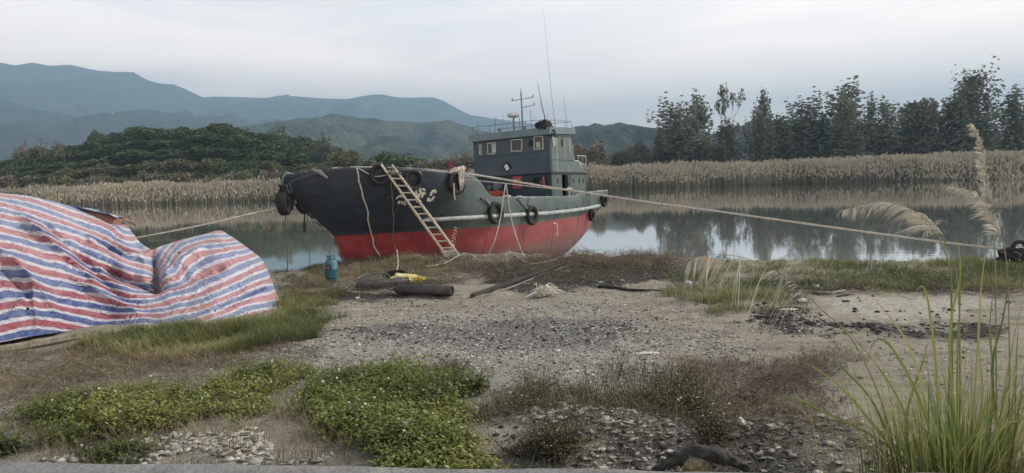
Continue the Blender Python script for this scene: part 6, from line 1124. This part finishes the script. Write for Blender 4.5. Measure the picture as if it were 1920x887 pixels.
# ------------------------------------------------------------------ tall plume grass, right foreground
BX, BY = gnd(1775, 905, -.02)[:2]; pg = empty('plume_grass', (BX, BY, hz(BX, BY))); tag(pg, 'tall clump of green silver grass with pale feathery plumes in the right foreground', 'plant')
rgp = np.random.default_rng(77); n = 950; base_xy = np.stack([rgp.normal(size=n) * .36 + .08, rgp.normal(size=n) * .20], 1); az = np.arctan2(base_xy[:, 1] * .6, base_xy[:, 0] - .1) + rgp.normal(size=n) * .55
h = rgp.uniform(.4, 1.4, n); ln = rgp.uniform(.08, .75, n) * (1.15 - .25 * h); vb, f4, f3, idx = blades(base_xy, h, rgp.uniform(.006, .014, n), ln, az, seg=9, z=np.zeros(n), droop=1.2)
# bent-over tips on some
PLL = mat('plume_leaf', (.48, .38, .20), .6, (.07, .11, .035), attr=[(.3, (.13, .185, .05)), (.58, (.24, .28, .08)), (.78, (.36, .33, .13))], trans=.35)
lf_ = meshobj('leaf_blades', vb, [f4, f3], PLL, pg, rnd=np.clip(rgp.beta(1.6, 1.7, n)[idx], 0, 1)); 
dn_ = 260; bxy = np.stack([rgp.normal(size=dn_) * .34 + .12, rgp.normal(size=dn_) * .22], 1); vb, f4, f3, idx = blades(bxy, rgp.uniform(.25, .8, dn_), rgp.uniform(.006, .014, dn_), rgp.uniform(.5, 1.8, dn_), rgp.uniform(0, 6.28, dn_), seg=6, z=np.zeros(dn_)); meshobj('dead_blades', vb, [f4, f3], DRY, pg, rnd=rgp.uniform(0, 1, dn_)[idx])
# bold single blades read off the photo
sbl = [[(1700, 880), (1640, 800), (1570, 720), (1500, 675)], [(1735, 880), (1690, 760), (1640, 680), (1560, 590)], [(1750, 880), (1735, 760), (1700, 640), (1625, 545)], [(1760, 880), (1758, 740), (1748, 620), (1735, 545), (1722, 540), (1715, 560)], [(1790, 880), (1785, 720), (1784, 560), (1780, 480)], [(1800, 880), (1795, 700), (1800, 560), (1798, 470)], [(1815, 880), (1830, 700), (1838, 560), (1850, 450)], [(1830, 880), (1842, 740), (1835, 640), (1842, 560)], [(1720, 880), (1640, 820), (1560, 780), (1480, 745), (1410, 770)], [(1870, 880), (1880, 760), (1900, 640), (1918, 560)], [(1850, 880), (1890, 740), (1930, 640)], [(1880, 880), (1860, 700), (1880, 600), (1897, 500)], [(1690, 880), (1640, 760), (1590, 700), (1545, 650)], [(1765, 880), (1720, 740), (1670, 650), (1640, 640), (1622, 690)], [(1800, 880), (1780, 640), (1800, 520), (1795, 440)], [(1835, 885), (1880, 800), (1915, 790)], [(1740, 885), (1660, 850), (1600, 800)], [(1850, 885), (1862, 720), (1856, 610), (1866, 520)], [(1900, 885), (1905, 700), (1910, 600)], [(1710, 885), (1700, 780), (1730, 680), (1740, 640)]]
V__ = []; F4 = []; F3 = []; RN = []; nn = 0
for i, pl in enumerate(sbl):
    Y0_ = BY + rgp.uniform(-.3, .35); P_ = [at(px, py, Y0_ + (j * .05 * rgp.uniform(-1, 1))) for j, (px, py) in enumerate(pl)]; L = []
    for j in range(len(P_) - 1):
        for k in range(5): t = k / 5; p0 = P_[max(j - 1, 0)]; p1 = P_[j]; p2 = P_[j + 1]; p3 = P_[min(j + 2, len(P_) - 1)]; L.append(.5 * ((2 * p1) + (p2 - p0) * t + (2 * p0 - 5 * p1 + 4 * p2 - p3) * t * t + (3 * p1 - p0 - 3 * p2 + p3) * t ** 3))
    L.append(P_[-1]); L = np.array(L); m_ = len(L); w_ = rgp.uniform(.012, .024); d = np.gradient(L, axis=0); ax = np.cross(d, [0.2, 1, .1]); ax /= np.linalg.norm(ax, axis=1)[:, None]; tt = np.linspace(0, 1, m_); ww = w_ * .5 * (1 - tt ** 2.5) * (.6 + .4 * np.clip(tt * 5, 0, 1)); mid = L + np.cross(ax, d / np.linalg.norm(d, axis=1)[:, None]) * (ww * .5)[:, None]
    V__ += [L - ax * ww[:, None], mid, L + ax * ww[:, None]]
    for j in range(m_ - 1): F4 += [(nn + j, nn + m_ + j, nn + m_ + j + 1, nn + j + 1), (nn + m_ + j, nn + 2 * m_ + j, nn + 2 * m_ + j + 1, nn + m_ + j + 1)]
    RN += [np.full(3 * m_, rgp.beta(2, 3))]; nn += 3 * m_
vv_ = np.concatenate(V__) - np.array([BX, BY, hz(BX, BY)]); meshobj('leaf_blades', vv_, np.array(F4), PLL, pg, rnd=np.concatenate(RN))
PLM = mat('plume_hair', (.78, .75, .66), .9, (.42, .39, .32), attr=[(.5, (.60, .57, .49))], trans=.35); STK = mat('plume_stalk', (.20, .21, .09), .7, (.14, .13, .07))
def plume(stalk, head, Y, hair, side, seed, dens=60, stiff=.0, r0=.006, hw=1., nh=9):
    """stalk and head centreline in pixels at depth Y; side -1/0/1 = which way the hairs hang"""
    rg_ = np.random.default_rng(seed); off = Vector((BX, BY, hz(BX, BY)))
    def sm(pl):
        P_ = [at(px, py, Y) for px, py in pl]; L = []
        for j in range(len(P_) - 1):
            for k in range(8): t = k / 8; p0 = P_[max(j - 1, 0)]; p1 = P_[j]; p2 = P_[j + 1]; p3 = P_[min(j + 2, len(P_) - 1)]; L.append(.5 * ((2 * p1) + (p2 - p0) * t + (2 * p0 - 5 * p1 + 4 * p2 - p3) * t * t + (3 * p1 - p0 - 3 * p2 + p3) * t ** 3))
        return np.array(L + [P_[-1]])
    S_ = sm(stalk + head[:1]); H_ = sm(head); full = np.concatenate([S_, H_[1:]]) - np.array(off)
    pm = MB(); V2 = []; F2 = []; rn = []; n_ = 0; m_ = len(H_)
    for b in range(dens):   # side branchlets, each with many fine hairs
        u = (b + rg_.uniform()) / dens * .97; i = int(u * (m_ - 1)); p = H_[i] + (H_[min(i + 1, m_ - 1)] - H_[i]) * (u * (m_ - 1) - i); d = H_[min(i + 1, m_ - 1)] - H_[max(i - 1, 0)]; d = d / np.linalg.norm(d)
        L = hair * (1 - u) ** .5 * rg_.uniform(.6, 1.1); dirn = d * rg_.uniform(.5, .9) + np.array([side * .35 + rg_.normal() * .18, rg_.normal() * .25, -.35 + stiff]); dirn /= np.linalg.norm(dirn)
        for h_ in range(nh):
            q0 = p + rg_.normal(size=3) * .004; pts_ = []
            dd = dirn + rg_.normal(size=3) * .10
            for s in range(5): t = s / 4; pts_.append(q0 + dd * L * t + np.array([0, 0, -1]) * L * (.55 - stiff * .6) * t ** 2)
            pts_ = np.array(pts_); w_ = np.array([.0016, .0026, .0030, .0022, .0004]) * rg_.uniform(.8, 1.5) * hw; ax = np.array([w_ * 0 + .7, w_ * 0 + .2, w_ * 0 + .7]).T
            V2.append(pts_ - ax * w_[:, None]); V2.append(pts_ + ax * w_[:, None]); F2 += [(n_ + s, n_ + 5 + s, n_ + 6 + s, n_ + s + 1) for s in range(4)]; n_ += 10; rn.append(np.full(10, rg_.uniform()))
    po = meshobj('plume', np.concatenate(V2) - np.array(off), np.array(F2), PLM, pg, rnd=np.concatenate(rn))
    MB().tube([tuple(p) for p in full[::2]], [r0 * (1 - .75 * i / len(full[::2])) for i in range(len(full[::2]))], 6).build('stalk', STK, po, True)
plume([(1870, 900), (1868, 700), (1866, 500), (1862, 420)], [(1858, 390), (1850, 340), (1842, 290), (1832, 250), (1820, 233)], BY + .05, .14, -.25, 1, 60, .25)
plume([(1890, 905), (1893, 700), (1890, 540), (1884, 470)], [(1876, 440), (1858, 405), (1838, 375), (1812, 356), (1772, 348)], BY - .05, .17, .25, 2, 60, .05)
plume([(1775, 900), (1780, 700), (1785, 560), (1780, 500), (1765, 455)], [(1745, 430), (1720, 402), (1690, 385), (1650, 378), (1610, 386), (1572, 396)], BY + .0, .20, .05, 3, 62, 0)
plume([(1800, 900), (1800, 700), (1798, 560), (1790, 500), (1778, 470)], [(1765, 440), (1745, 415), (1725, 400), (1700, 396)], BY + .15, .16, .3, 4, 40, 0)
plume([(1690, 900), (1655, 760), (1600, 640), (1540, 580)], [(1510, 548), (1475, 520), (1430, 495), (1380, 480), (1330, 478), (1284, 492)], BY + .1, .36, .3, 5, 26, -.25, hw=1.15, nh=5)
